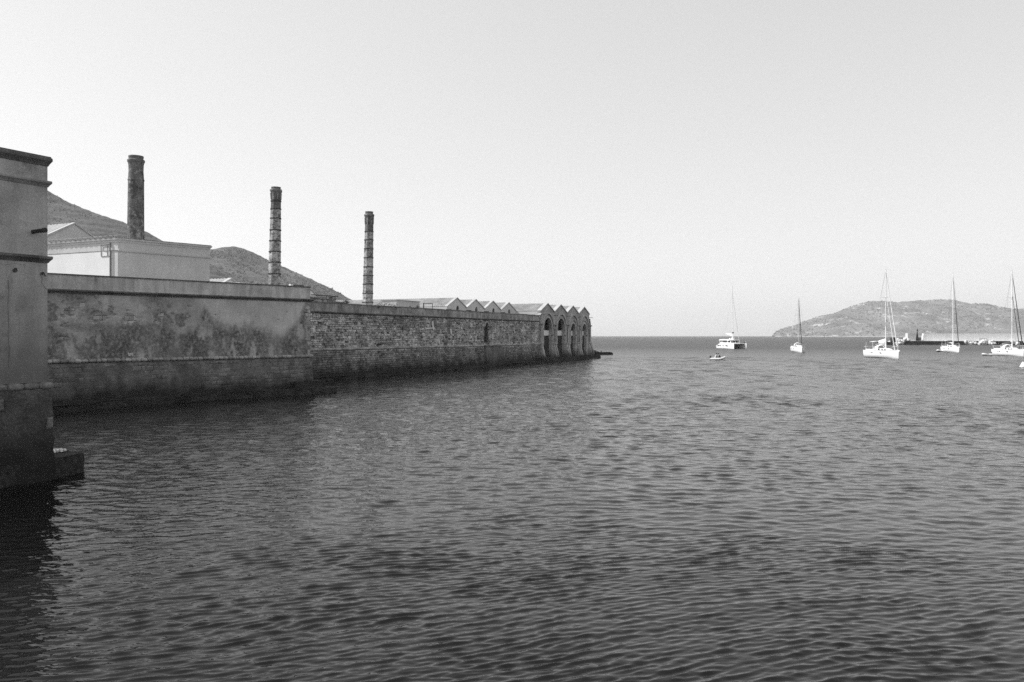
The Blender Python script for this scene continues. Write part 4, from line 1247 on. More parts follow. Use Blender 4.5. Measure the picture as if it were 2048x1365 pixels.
def gable_house(name, px, py, Y, rz, hw, rise, base_z, length, label, wallm=M_whitewall, roofm=M_tile_light):
    q = P(px, py, Y)
    e = empty(name, (q.x, q.y, base_z), rz)
    tag(e, label, "house")
    g = q.z - base_z; v = g - rise
    mb = MB(); prof = [(-hw, 0), (hw, 0), (hw, v), (0, g), (-hw, v)]
    mb.add([(x, 0, z) for x, z in prof] + [(x, length, z) for x, z in prof], [(0, 1, 2, 3, 4), (9, 8, 7, 6, 5)] + [(i, 5 + i, 5 + (i + 1) % 5, (i + 1) % 5) for i in range(5)])
    mb.build("wall", wallm, e)
    for sgn in (-1, 1):
        tiled_slope("roof_slope", 0, g + .10, sgn * (hw + .2), v + .02, 0.45, length, roofm, e, 0.5, .06)
        vs = []
        for y in (-.12, .42):
            for x, z in ((0, g + .02), (sgn * (hw + .15), v - .05), (sgn * (hw + .15), v + .13), (0, g + .2)): vs.append((x, y, z))
        MB().add(vs, [(0, 1, 2, 3), (7, 6, 5, 4), (0, 4, 5, 1), (1, 5, 6, 2), (2, 6, 7, 3), (3, 7, 4, 0)]).build("rake_coping", M_coping, e)
    return e
gable_house("gabled_house", 149, 449, 84, LW.rz, 2.9, 1.55, 3.0, 14, "pale gabled house peeping over the white building at far left", M_greywall)
gable_house("gabled_house", 60, 446, 96, LW.rz, 4.2, 1.7, 3.0, 14, "tiled roof farther back at the far left beside the near building", M_greywall, M_tile)
gable_house("gabled_house", 462, 559.5, 92, LW.rz, 2.4, 1.2, 3.0, 12, "white gable just showing above the bastion parapet left of the middle chimney")
gable_house("gabled_house", 617, 577, 112, LW.rz, 2.6, 1.5, 3.0, 10, "white gable end showing between the bastion and the ruined parapet")
o = empty("low_roof", (*P(500, 0, 88).xy, 3.0), LW.rz)
MB().box(-1.6, 1.6, 0, 3.0, 0, P(500, 567, 88).z - 3.12).build("wall", M_whitewall, o)
MB().box(-1.75, 1.75, -.15, 3.1, P(500, 567, 88).z - 3.118, P(500, 567, 88).z - 3.0).build("roof_slab", M_white, o)
tag(o, "low white flat roof left of the middle chimney foot", "building")

# ruined wall stub on the sea wall terrace between bastion and third chimney
def ruin():
    s0, s1 = LW.s(625), LW.s(712)
    base = 7.0
    e = empty("ruined_parapet", (*LW.w(s0, 2.2), 3.0), LW.rz)
    tag(e, "crumbling stone wall stub behind the parapet beside the bastion", "wall")
    r = np.random.default_rng(19)
    L_ = s1 - s0
    var = stone_variants(81, M_parapet_old)
    MB().box(-2, L_ + 1, .12, .5, 0, 5.3).build("wall_core", M_core, e)
    st = []
    for s in lay(-2.0, L_ + 1.2, 4.0, 6.0, 0.28, 0.75, r, .02):
        lim = 5.45 + (0.25 if s[0] > L_ * .42 else 0.05) - (0.5 if s[0] > L_ * .97 else 0) + 0.1 * math.sin(s[0] * 3)
        if s[1] < lim: st.append(s)
    place_stones(e, st, var, "stone", 300, lambda x, z: 0.0, 0.5, r, .05)
    MB().box(L_ * .42, L_ * .96, -.05, .55, 5.80, 5.90).build("coping", M_moulding_dark, e)
ruin()

# small pale hut and pipe frame in front of the first shed roof
o = empty("pale_hut", (*LW.w(LW.s(826) + .3, 2.6), 3.0), LW.rz)
hz = LW.z(LW.s(838), 603.5) - 3.0 + .15
MB().box(0, 5.6, 0, 2.2, 0, hz).build("wall", M_greywall, o)
MB().box(-.08, 5.68, -.08, 2.28, hz + .002, hz + .09).build("roof_slab", M_coping, o)
tag(o, "small pale flat hut behind the sea wall parapet, in front of tiled roof", "hut")
o = empty("pipe_frame", (*LW.w(LW.s(866), 1.4), 3.0), LW.rz)
hz = LW.z(LW.s(866), 606.5) - 3.0
MB().tube((0, 0, 0), (0, 0, hz), .07, .07, 8).build("post", M_iron, o)
MB().tube((0, 0, hz), (2.6, .2, hz + .05), .04, .04, 8).build("rail", M_iron, o)
MB().tube((2.6, .2, 0), (2.6, .2, hz + .05), .04, .04, 8).build("post", M_iron, o)
tag(o, "thin dark pipe frame above the parapet beside the first small gable", "frame")

# weeds and shrubs growing on the walls
def weed(loc, s, n, m, label, cat="plant", droop=False, rz=0):
    o = empty("wall_plant", loc, rz)
    r = np.random.default_rng(int(abs(loc[0] * 100 + loc[1] * 10)) % 9999)
    mb = MB(); st = MB()
    for k in range(n):
        a = r.uniform(0, 6.28); el = r.uniform(.15, 1.4)
        d = Vector((math.cos(a) * math.cos(el), math.sin(a) * math.cos(el), math.sin(el) * (-.4 if droop and r.random() < .5 else 1)))
        p = d * s * r.uniform(.35, 1.0)
        u = d.orthogonal().normalized(); w = d.cross(u)
        l = s * r.uniform(.10, .22)
        mb.add([p - u * l, p + w * l * .6, p + u * l + d * l * .5, p - w * l * .6], [(0, 1, 2, 3)])
        if k % 5 == 0: st.tube((0, 0, 0), p, s * .02, s * .01, 4)
    mb.build("leaves", m, o); st.build("stem", M_weed_dry, o)
    tag(o, label, cat)
    return o
weed((*LW.w(LW.s(757), -.18), 3.35), .42, 130, M_weed, "dark shrub rooted on the ledge of the long sea wall")
weed((*LW.w(LW.s(754.5), -.30), 2.55), .30, 90, M_weed, "left of two small dark tufts below the sea wall ledge")
weed((*LW.w(LW.s(760.5), -.34), 2.25), .28, 90, M_weed, "right and lower of two small dark tufts below the sea wall ledge")
weed((*LW.w(LW.s(651), 1.9), 8.1), .55, 150, M_weed, "dark bush against the crumbling wall stub near the bastion")
weed((*LW.w(LW.s(692), 2.0), 8.55), .30, 80, M_weed, "small dark tuft on the crumbling wall stub")
weed((*LW.w(LW.s(710), 1.2), 8.05), .45, 110, M_weed, "dark bush at the right foot of the crumbling wall stub")
weed((*LW.w(LW.s(757), .1), 7.85), .45, 90, M_weed, "dark plant hanging from the parapet right of the third chimney", droop=True)
r = np.random.default_rng(4)
for k, px in enumerate((766, 772, 779, 786, 791, 797)):
    weed((*LW.w(LW.s(px), .3), 8.0), .30 + .3 * r.random(), 26, M_weed_dry, "thin dry weed sprig on the parapet right of the third chimney")["group"] = "dry weed sprigs on the parapet"
weed((*LW.w(LW.s(838), .2), 8.0), .35, 90, M_weed, "dark rounded tuft on the parapet in front of the pale hut")
weed((*LW.w(LW.s(823), .2), 8.0), .22, 60, M_weed, "tiny dark tuft on the parapet at the left end of the pale hut")
weed((*BA.w(BA.s(433), -.45), 2.45), .22, 70, M_weed, "small dark tuft on the stones below the bastion ledge")

# ------------------------------------------------------------------ boats
def hull_rings(L, B, fb, stern=0.78, nst=15, npt=8, stem=0.0, sheer=0.18):
    rings = []
    for i in range(nst):
        t = i / (nst - 1)
        if t < 0.45: b = stern + (1 - stem_f(0)) * 0 + (1 - stern) * math.sin(t / 0.45 * math.pi / 2)
        else: b = max(0.0, 1 - ((t - 0.45) / 0.55) ** 2.3)
        hb = B / 2 * b + 0.02
        x = -L / 2 + L * t
        zt = fb * (1 + sheer * (abs(t - .35) / .65) ** 1.7)
        ring = []
        for j in range(npt):
            a = j / (npt - 1)
            y = hb * (1 - (1 - a) ** 5) * (0.93 + 0.07 * a)
            z = -0.45 * (1 - t * .2) * (1 - a) ** 1.5 + zt * a ** 1.15 - .1 * (1 - a)
            ring.append((x + stem * a * (t ** 6), y, z))
        rings.append(ring)
    return rings
def stem_f(t): return 1.0

def sailboat(px, pyw, head, L, B, fb, mast_top_py, label, cover='light', bimini=True, dinghy_davit=False, furl_dark=False, mast_lean=0.0, two_stays=False, spar=None, hood=True):
    Y = H * F / (pyw - HZ)
    q = P(px, 0, Y)
    hd = Vector(head).normalized()
    e = empty("sailing_yacht", (q.x, q.y, 0), math.atan2(hd.y, hd.x))
    tag(e, label, "yacht", "sailing yachts moored off the harbour")
    spar = spar or M_spar
    mast_h = H + (HZ - mast_top_py) / F * Y
    rings = hull_rings(L, B, fb, stem=0.25)
    mb = MB()
    left = rings; right = [[(x, -y, z) for x, y, z in r_] for r_ in rings]
    mb.loft(left, False); mb.loft([list(reversed(r_)) for r_ in right], False)
    tr = rings[0]; trr = [(x, -y, z) for x, y, z in reversed(tr)]
    mb.add(tr + trr, [tuple(range(len(tr) * 2))])
    mb.build("hull", M_gelcoat, e, smooth=True)
    # deck
    mb = MB(); vs = []
    for r_ in rings:
        x, y, z = r_[-1]; vs += [(x, y - .02, z - .04), (x, 0, z + .02), (x, -y + .02, z - .04)]
    mb.add(vs, [(3 * i, 3 * i + 1, 3 * i + 4, 3 * i + 3) for i in range(len(rings) - 1)] + [(3 * i + 1, 3 * i + 2, 3 * i + 5, 3 * i + 4) for i in range(len(rings) - 1)])
    mb.build("deck", M_deck, e)
    # toe rail stripe
    mb = MB()
    for sgn in (1, -1):
        pts = [(r_[-1][0], sgn * (r_[-1][1] + .005), r_[-1][2] + .02) for r_ in rings]
        mb.path(pts, .035, 5)
    mb.build("toe_rail", M_spar_grey, e)
    # cabin trunk
    def trunk(x0, x1, w0, w1, z0, hgt, nm, m):
        vs = []
        for x, w, hh, ins in ((x0, w0, hgt * .9, .10), (x0 + (x1 - x0) * .6, (w0 + w1) / 2, hgt, .10), (x1, w1, hgt * .25, .12)):
            vs += [(x, w, z0), (x, w - ins, z0 + hh * .8), (x, w * .5, z0 + hh), (x, -w * .5, z0 + hh), (x, -w + ins, z0 + hh * .8), (x, -w, z0)]
        mb = MB(); fs = []
        for i in range(2):
            for j in range(5): fs.append((6 * i + j, 6 * i + j + 1, 6 * i + 7 + j, 6 * i + 6 + j))
        fs += [(5, 4, 3, 2, 1, 0), (12, 13, 14, 15, 16, 17)]
        mb.add(vs, fs); return mb.build(nm, m, e)
    dz = fb + .02
    trunk(-L * .10, L * .30, B * .30, B * .16, dz, .48, "cabin", M_gelcoat)
    for sgn in (1, -1):
        for x in (-L * .04, L * .06, L * .14):
            wv = B * .30 + (B * .23 - B * .30) * (x + L * .10) / (L * .24)
            mb = MB(); mb.add([(x, sgn * (wv + .0), dz + .14), (x + L * .06, sgn * (wv - .03), dz + .14), (x + L * .055, sgn * (wv - .10), dz + .32), (x + .02, sgn * (wv - .07), dz + .32),
                               (x, sgn * (wv - .12), dz + .14), (x + L * .06, sgn * (wv - .15), dz + .14)], [(0, 1, 2, 3), (0, 4, 5, 1)])
            mb.build("cabin_window", M_glass, e)
        for x in (-L * .20, -L * .14, L * .13):
            k = min(range(len(rings)), key=lambda i: abs(rings[i][0][0] - x))
            yy = rings[k][-3][1] + .012; zz = fb * .66
            mb = MB(); mb.box(x, x + .5, sgn * yy - .02, sgn * yy + .02, zz, zz + .16)
            mb.build("hull_window", M_glass, e)
    # cockpit coaming and wheel
    MB().box(-L * .42, -L * .10, B * .30, B * .36, dz, dz + .28).build("coaming", M_gelcoat, e)
    MB().box(-L * .42, -L * .10, -B * .36, -B * .30, dz, dz + .28).build("coaming", M_gelcoat, e)
    mb = MB(); mb.path([(-L * .33, .45 * math.cos(t), dz + .75 + .45 * math.sin(t)) for t in np.linspace(0, 6.283, 13)], .03); mb.build("wheel", M_spar_grey, e)
    MB().box(-L * .33 - .12, -L * .33 + .12, -.15, .15, dz, dz + .8).build("pedestal", M_gelcoat, e)
    # mast, spreaders, boom
    mx = L * .08
    top = Vector((mx - mast_lean, 0, mast_h))
    MB().tube((mx, 0, dz), top, .115, .085, 10).build("mast", spar, e)
    for f, w in ((.36, B * .33), (.66, B * .26)):
        p = Vector((mx, 0, dz)).lerp(top, f)
        MB().tube(p + Vector((-.1, w, .05)), p + Vector((0, 0, 0)), .03, .04, 5).build("spreader", spar, e)
        MB().tube(p + Vector((-.1, -w, .05)), p + Vector((0, 0, 0)), .03, .04, 5).build("spreader", spar, e)
    MB().tube(top, top + Vector((0, 0, .6)), .012, .012, 4).build("antenna", M_wire, e)
    MB().tube(top + Vector((-.3, 0, .08)), top + Vector((.35, 0, .08)), .02, .02, 4).build("wind_vane", M_wire, e)
    gz = dz + 1.15
    bl = L * .38
    MB().tube((mx - .1, 0, gz), (mx - bl, 0, gz + .12), .09, .08, 8).build("boom", spar, e)
    MB().tube((mx - .1, 0, dz + .45), (mx - bl * .38, 0, gz - .02), .035, .035, 6).build("boom_vang", spar, e)
    if cover:
        rg = []
        for t in np.linspace(0, 1, 9):
            x = mx - .15 - bl * .97 * t; hh = (.95 * (1 - t) ** .8 + .28) if cover == 'light' else (.42 * (1 - t) + .2); w = .17 * (1 - t * .4)
            z0 = gz + .07 + .12 * t
            rg.append([(x, w, z0), (x, w * .9, z0 + hh * .5), (x, w * .3, z0 + hh), (x, -w * .3, z0 + hh), (x, -w * .9, z0 + hh * .5), (x, -w, z0)])
        MB().loft(rg, True, True).build("sail_cover", M_canvas if cover == 'light' else M_canvas_dark, e, smooth=True)
    # forestay with furled sail, second stay, shrouds, backstay
    bow = Vector((L / 2 - .15, 0, fb * 1.17))
    ft = Vector((mx, 0, dz)).lerp(top, .97)
    fm = M_canvas_dark if furl_dark else M_canvas
    st = bow.lerp(ft, .04); en = bow.lerp(ft, .93)
    MB().tube(st, st.lerp(en, .35), .11, .10, 8).tube(st.lerp(en, .35), en, .10, .045, 8).build("furled_sail", fm, e)
    MB().tube(bow, ft, .02, .02, 5).build("forestay", M_wire, e)
    if two_stays:
        b2 = Vector((L / 2 - 1.3, 0, fb * 1.13)); f2 = Vector((mx, 0, dz)).lerp(top, .72)
        MB().tube(b2, b2.lerp(f2, .95), .09, .05, 8).build("staysail", fm, e)
    for sgn in (1, -1):
        sp1 = Vector((mx, 0, dz)).lerp(top, .36) + Vector((-.1, sgn * B * .33, .05))
        sp2 = Vector((mx, 0, dz)).lerp(top, .66) + Vector((-.1, sgn * B * .26, .05))
        MB().path([(mx - .15, sgn * B * .44, dz), sp1, sp2, top], .014, 4).build("shroud", M_wire, e)
        MB().path([(mx - .4, sgn * B * .43, dz), Vector((mx, 0, dz)).lerp(top, .36)], .014, 4).build("lower_shroud", M_wire, e)
    MB().tube((-L / 2 + .1, 0, dz + .1), top, .014, .014, 4).build("backstay", M_wire, e)
    # pulpit, stanchions, lifelines
    mb = MB()
    mb.path([(L / 2 - 1.3, B * .17, dz + .22), (L / 2 - 1.2, B * .17, dz + .85), (L / 2 + .1, .12, dz + 1.0), (L / 2 + .1, -.12, dz + 1.0), (L / 2 - 1.2, -B * .17, dz + .85), (L / 2 - 1.3, -B * .17, dz + .22)], .022, 5)
    mb.path([(L / 2 + .08, 0, dz + .98), (L / 2 - .05, 0, dz + .25)], .02, 5)
    mb.build("pulpit", spar, e)
    mb = MB()
    mb.path([(-L * .40, B * .40, dz + .1), (-L * .40, B * .40, dz + .75), (-L / 2 + .08, B * .34, dz + .8), (-L / 2 + .08, -B * .34, dz + .8), (-L * .40, -B * .40, dz + .75), (-L * .40, -B * .40, dz + .1)], .022, 5)
    mb.build("pushpit", spar, e)
    for sgn in (1, -1):
        pts = [(-L * .40, sgn * B * .40, dz + .72)]
        for x in (-L * .22, -L * .04, L * .14, L * .28):
            k = min(range(len(rings)), key=lambda i: abs(rings[i][0][0] - x)); yy = rings[k][-1][1] - .06
            MB().tube((x, sgn * yy, rings[k][-1][2]), (x, sgn * yy, rings[k][-1][2] + .62), .014, .014, 5).build("stanchion", spar, e)
            pts.append((x, sgn * yy, rings[k][-1][2] + .60))
        pts.append((L / 2 - 1.2, sgn * B * .17, dz + .85))
        MB().path(pts, .008, 4).build("lifeline", M_wire, e)
    # sprayhood and bimini
    def hoop(x0, x1, w, z0, zt_, nm, m, n=8):
        rg = []
        for x, k in ((x0, .86), ((x0 + x1) / 2, 1.0), (x1, .90)):
            rg.append([(x, w * math.cos(math.pi * j / n), z0 + (zt_ - z0) * k * (math.sin(math.pi * j / n) ** .45)) for j in range(n + 1)])
        return MB().loft(rg, False).build(nm, m, e, smooth=True)
    if hood: hoop(-L * .14, -L * .02, B * .29, dz + .3, dz + 1.2, "sprayhood", M_canvas)
    if bimini:
        rg = []
        w = B * .36; z0 = dz + 1.75
        for x, k in ((-L * .42, -.10), (-L * .30, .05), (-L * .16, 0.0)):
            rg.append([(x, w * (1 - 2 * j / 6), z0 + k + .12 * math.sin(math.pi * j / 6)) for j in range(7)])
        top_ = MB().loft(rg, False); top_.loft([[(x, y, z - .05) for x, y, z in reversed(r_)] for r_ in rg], False)
        top_.build("bimini", M_canvas, e)
        for x in (-L * .41, -L * .17):
            for sgn in (1, -1):
                MB().tube((x, sgn * B * .36, dz + .1), (x, sgn * B * .355, z0), .025, .025, 5).build("bimini_post", spar, e)
    # anchor at the bow
    mb = MB(); mb.tube((L / 2 + .1, 0, fb * 1.12), (L / 2 + .55, 0, fb * 1.02), .05, .05, 6); mb.box(L / 2 + .35, L / 2 + .62, -.18, .18, fb * 1.0 - .06, fb * 1.0)
    mb.build("anchor", M_spar, e)
    return e

sailboat(1597, 704.5, (-.17, -.98), 10.0, 3.5, 1.35, 598, "white sailing yacht seen bow on, between the catamaran and the big sloop", cover=None, bimini=False, spar=M_spar_grey, furl_dark=True, mast_lean=.35)
sailboat(1767, 716, (.08, -.99), 10.8, 3.6, 1.45, 541, "large white sloop with pale sail cover and two furled headsails", cover='light', two_stays=True)
sailboat(1904, 704.5, (-.14, -.99), 9.3, 3.3, 1.35, 549, "white sailing yacht with small canopy in front of the breakwater", cover=None, hood=False, furl_dark=True)
sailboat(2020, 712, (.0, -1.0), 9.4, 3.5, 1.35, 543, "white yacht with dark sail cover at the right edge", cover='dark', furl_dark=True, two_stays=True, bimini=False)

def catamaran():
    Y = H * F / (697.5 - HZ)
    q = P(1464, 0, Y)
    hd = Vector((.20, -.98)).normalized()
    e = empty("catamaran", (q.x, q.y, 0), math.atan2(hd.y, hd.x))
    tag(e, "white sailing catamaran with dark wraparound cabin windows, anchored nearest the wall end", "catamaran")
    L, B, fb = 12.2, 6.6, 1.75
    for sgn in (1, -1):
        rg = []
        for i in range(13):
            t = i / 12; x = -L / 2 + L * t
            hb = .95 * (1 - max(0, (t - .45) / .55) ** 2.4) * (.75 + .25 * min(1, t / .3)) + .03
            zt = fb * (.55 + .45 * min(1, t / .22)) * (1 + .06 * t)
            c = sgn * (B / 2 - .95)
            ring = []
            for a, z in ((0.10, -.4), (.55, -.25), (.82, .15), (.92, .7), (1.0, zt)):
                ring.append((x, c + hb * a, z))
            full = ring + [(x, 2 * c - y, z) for x, y, z in reversed(ring)]
            rg.append(full)
        mb = MB(); mb.loft(rg, True, True)
        h_ = mb.build("hull", M_gelcoat, e, smooth=False)
        yo = sgn * (B / 2 - .95) + sgn * .935
        for x0, x1, z0, z1 in ((-4.4, -2.2, 1.05, 1.22), (-4.5, -4.2, .9, 1.3), (-2.4, -2.1, .9, 1.3), (-.4, 0.0, .9, 1.3), (1.6, 2.9, 1.0, 1.2)):
            MB().box(x0, x1, yo - .06, yo + .03, z0, z1).build("hull_window", M_glass, e)
    # bridge deck between the hulls
    mb = MB()
    pr = [(-5.0, 1.0), (2.2, .85), (3.4, 1.35), (3.4, fb + .02), (-5.0, fb + .02)]
    vs = [(x, y, z) for y in (-B / 2 + 1.2, B / 2 - 1.2) for x, z in pr]
    mb.add(vs, [(0, 1, 2, 3, 4), (9, 8, 7, 6, 5)] + [(i, 5 + i, 5 + (i + 1) % 5, (i + 1) % 5) for i in range(5)])
    mb.build("bridge_deck", M_deck, e)
    MB().box(3.42, 5.3, -B / 2 + 1.3, B / 2 - 1.3, fb - .03, fb + .01).build("trampoline", M_canvas_dark, e)
    MB().tube((5.5, -B / 2 + 1.0, fb), (5.5, B / 2 - 1.0, fb), .12, .12, 8).build("crossbeam", M_spar, e)
    # saloon: white base, dark glass band, white roof
    def ell(x0, x1, w, z, n=12, front=1.6):
        pts = []
        for k in range(n + 1):
            t = math.pi * (k / n - .5)
            pts.append((x1 - front + front * math.cos(t), w * math.sin(t), z))
        return [(x0, -w, z)] + pts + [(x0, w, z)]
    def band(a, b, nm, m, cap=False):
        mb = MB(); mb.loft([a, b], True)
        if cap: n = len(b); mb.add(b, [tuple(range(n))])
        return mb.build(nm, m, e)
    band(ell(-2.6, 2.9, 2.35, fb), ell(-2.6, 2.75, 2.3, fb + .32), "saloon_base", M_gelcoat)
    band(ell(-2.6, 2.75, 2.28, fb + .32), ell(-2.6, 2.1, 2.1, fb + 1.12), "saloon_window", M_glass)
    for k in (1, 4, 7, 9, 12):
        pa = ell(-2.6, 2.78, 2.30, fb + .3)[k]; pb = ell(-2.6, 2.13, 2.12, fb + 1.14)[k]
        MB().tube(pa, pb, .06, .06, 6).build("window_post", M_gelcoat, e)
    a = ell(-5.2, 2.5, 2.5, fb + 1.13); b = ell(-5.1, 2.4, 2.45, fb + 1.33)
    mb = MB(); mb.loft([a, b], True); mb.add(b, [tuple(range(len(b)))]); mb.add(a, [tuple(range(len(a) - 1, -1, -1))])
    mb.build("roof", M_gelcoat, e)
    for sgn in (1, -1):
        MB().tube((-5.0, sgn * 2.3, fb), (-4.9, sgn * 2.3, fb + 1.15), .07, .07, 6).build("roof_post", M_gelcoat, e)
        MB().box(-4.4, -2.7, sgn * 2.2 - .05, sgn * 2.2 + .05, fb, fb + .5).build("cockpit_side", M_gelcoat, e)
    # flybridge helm and seats
    MB().box(-3.4, -2.6, .6, 1.8, fb + 1.34, fb + 1.85).build("helm_seat", M_deck, e)
    MB().box(-1.9, -1.6, .7, 1.7, fb + 1.34, fb + 2.1).build("helm_console", M_gelcoat, e)
    MB().add([(-5.9, 2.1, fb + 1.55), (-5.9, -2.1, fb + 1.55), (-4.3, -2.1, fb + 1.36), (-4.3, 2.1, fb + 1.36), (-5.9, 2.1, fb + 1.47), (-5.9, -2.1, fb + 1.47)], [(0, 1, 2, 3), (0, 4, 5, 1), (4, 3, 2, 5)]).build("davit_panel", M_gelcoat, e)
    mt = Vector((.2, 0, H + (HZ - 573) / F * Y)); m0 = Vector((.6, 0, fb + 1.33))
    MB().tube(m0, mt, .14, .10, 10).build("mast", M_spar, e)
    MB().tube((.4, 0, fb + 2.6), (-4.6, .0, fb + 3.5), .10, .10, 8).build("boom", M_spar, e)
    rg = []
    for t in np.linspace(0, 1, 7):
        x = .2 - 4.6 * t; z0 = fb + 2.72 + .85 * t; hh = .5 * (1 - t) + .18; w = .16
        rg.append([(x, w, z0), (x, w * .8, z0 + hh * .6), (x, 0, z0 + hh), (x, -w * .8, z0 + hh * .6), (x, -w, z0)])
    MB().loft(rg, True, True).build("sail_cover", M_canvas, e)
    MB().lathe([(.02, 0), (.33, .05), (.36, .25), (.2, .42), (.02, .45)], 12).build("radar_dome", M_canvas_dark, e, loc=(.75, 0, fb + 3.6))
    fs_ = Vector((5.5, 0, fb + .1)); ft = m0.lerp(mt, .90)
    MB().tube(fs_, fs_.lerp(ft, .22), .07, .06, 6).build("furled_sail", M_canvas, e)
    MB().tube(fs_.lerp(ft, .22), ft, .03, .02, 5).build("forestay", M_wire, e)
    for sgn in (1, -1):
        MB().tube((-.6, sgn * (B / 2 - .2), fb), m0.lerp(mt, .88), .014, .014, 4).build("shroud", M_wire, e)
        MB().tube(m0.lerp(mt, .48), m0.lerp(mt, .48) + Vector((-.3, sgn * 1.1, .1)), .03, .03, 5).build("spreader", M_spar, e)
        mb = MB(); mb.path([(4.2, sgn * (B / 2 - .5), fb + .05), (4.2, sgn * (B / 2 - .5), fb + .75), (5.7, sgn * (B / 2 - .9), fb + .8), (5.7, sgn * (B / 2 - .9), fb + .1)], .022, 5)
        mb.build("pulpit", M_spar, e)
    MB().box(4.2, 4.7, B / 2 - 1.15, B / 2 - .8, fb + .1, fb + .65).build("bow_locker", M_canvas_dark, e)
    return e
catamaran()

def dinghy(px, pyw, head, L, W, label, tubem=M_rubber, motor=True, lift=0.0):
    Y = H * F / (pyw - HZ)
    q = P(px, 0, Y); hd = Vector(head).normalized()
    e = empty("dinghy", (q.x, q.y, 0), math.atan2(hd.y, hd.x))
    tag(e, label, "dinghy")
    # U shaped inflatable tube, bow lifted
    path = []
    for k in range(5): path.append((-L / 2 + (L * .62) * k / 4, W / 2 - .2, .16))
    for k in range(1, 8):
        t = math.pi * k / 8
        path.append((L * .12 + (L * .36) * math.sin(t), (W / 2 - .2) * math.cos(t), .16 + (.20 + lift) * math.sin(t) ** 1.5))
    for k in range(5): path.append((-L / 2 + (L * .62) * (4 - k) / 4, -(W / 2 - .2), .16))
    rad = lambda i: .20 * (.45 if i in (0, len(path) - 1) else 1)
    rg = []
    for i, p in enumerate(path):
        a = Vector(path[max(0, i - 1)]); b = Vector(path[min(len(path) - 1, i + 1)]); d = (b - a).normalized()
        u = Vector((0, 0, 1)); s = d.cross(u).normalized(); u2 = s.cross(d)
        rg.append([tuple(Vector(p) + s * (rad(i) * math.cos(t)) + u2 * (rad(i) * math.sin(t))) for t in np.linspace(0, 2 * math.pi, 10, False)])
    mb = MB(); mb.loft(rg, True, True); mb.build("tube", tubem, e, smooth=True)
    n = len(path)
    mb = MB(); mb.add([(p[0], p[1], p[2] - .13) for p in path], [tuple(range(n - 1, -1, -1))]); mb.build("floor", M_rubber_dark, e)
    # keel below the bow
    mb = MB(); mb.add([(-L / 2 + .1, W * .3, .06), (-L / 2 + .1, -W * .3, .06), (L * .3, -W * .22, .12), (L * .45, 0, .30 + lift * .8), (L * .3, W * .22, .12), (-L / 2 + .1, 0, -.18), (L * .28, 0, -.08)],
                      [(0, 5, 6, 4), (5, 1, 2, 6), (4, 6, 3), (6, 2, 3)]); mb.build("keel", M_rubber_dark, e)
    MB().box(-L / 2 + .18, -L / 2 + .24, -W / 2 + .35, W / 2 - .35, .02, .42).build("transom", M_gelcoat, e)
    MB().box(-.25, .0, -W / 2 + .25, W / 2 - .25, .32, .36).build("thwart", M_deck, e)
    if motor:
        mb = MB(); mb.box(-L / 2 - .05, -L / 2 + .16, -.1, .1, -.4, .45); mb.build("motor_leg", M_rubber_dark, e)
        mb = MB(); mb.lathe([(.12, 0), (.17, .05), (.18, .22), (.10, .33), (.02, .35)], 10); mb.build("motor_cowl", M_canvas_dark, e, loc=(-L / 2 + .04, 0, .42))
    return e
dg = dinghy(1435.5, 720, (.93, -.36), 2.75, 1.5, "small pale inflatable dinghy carrying two people near the catamaran", lift=.12)
dinghy(1880, 704, (-.75, -.6), 2.7, 1.5, "pale inflatable tender floating left of the canopied yacht", motor=False, lift=.1)
dinghy(1974.5, 711.5, (-.95, -.3), 2.5, 1.5, "pale inflatable tender behind the stern of the yacht with dark sail cover", motor=True)

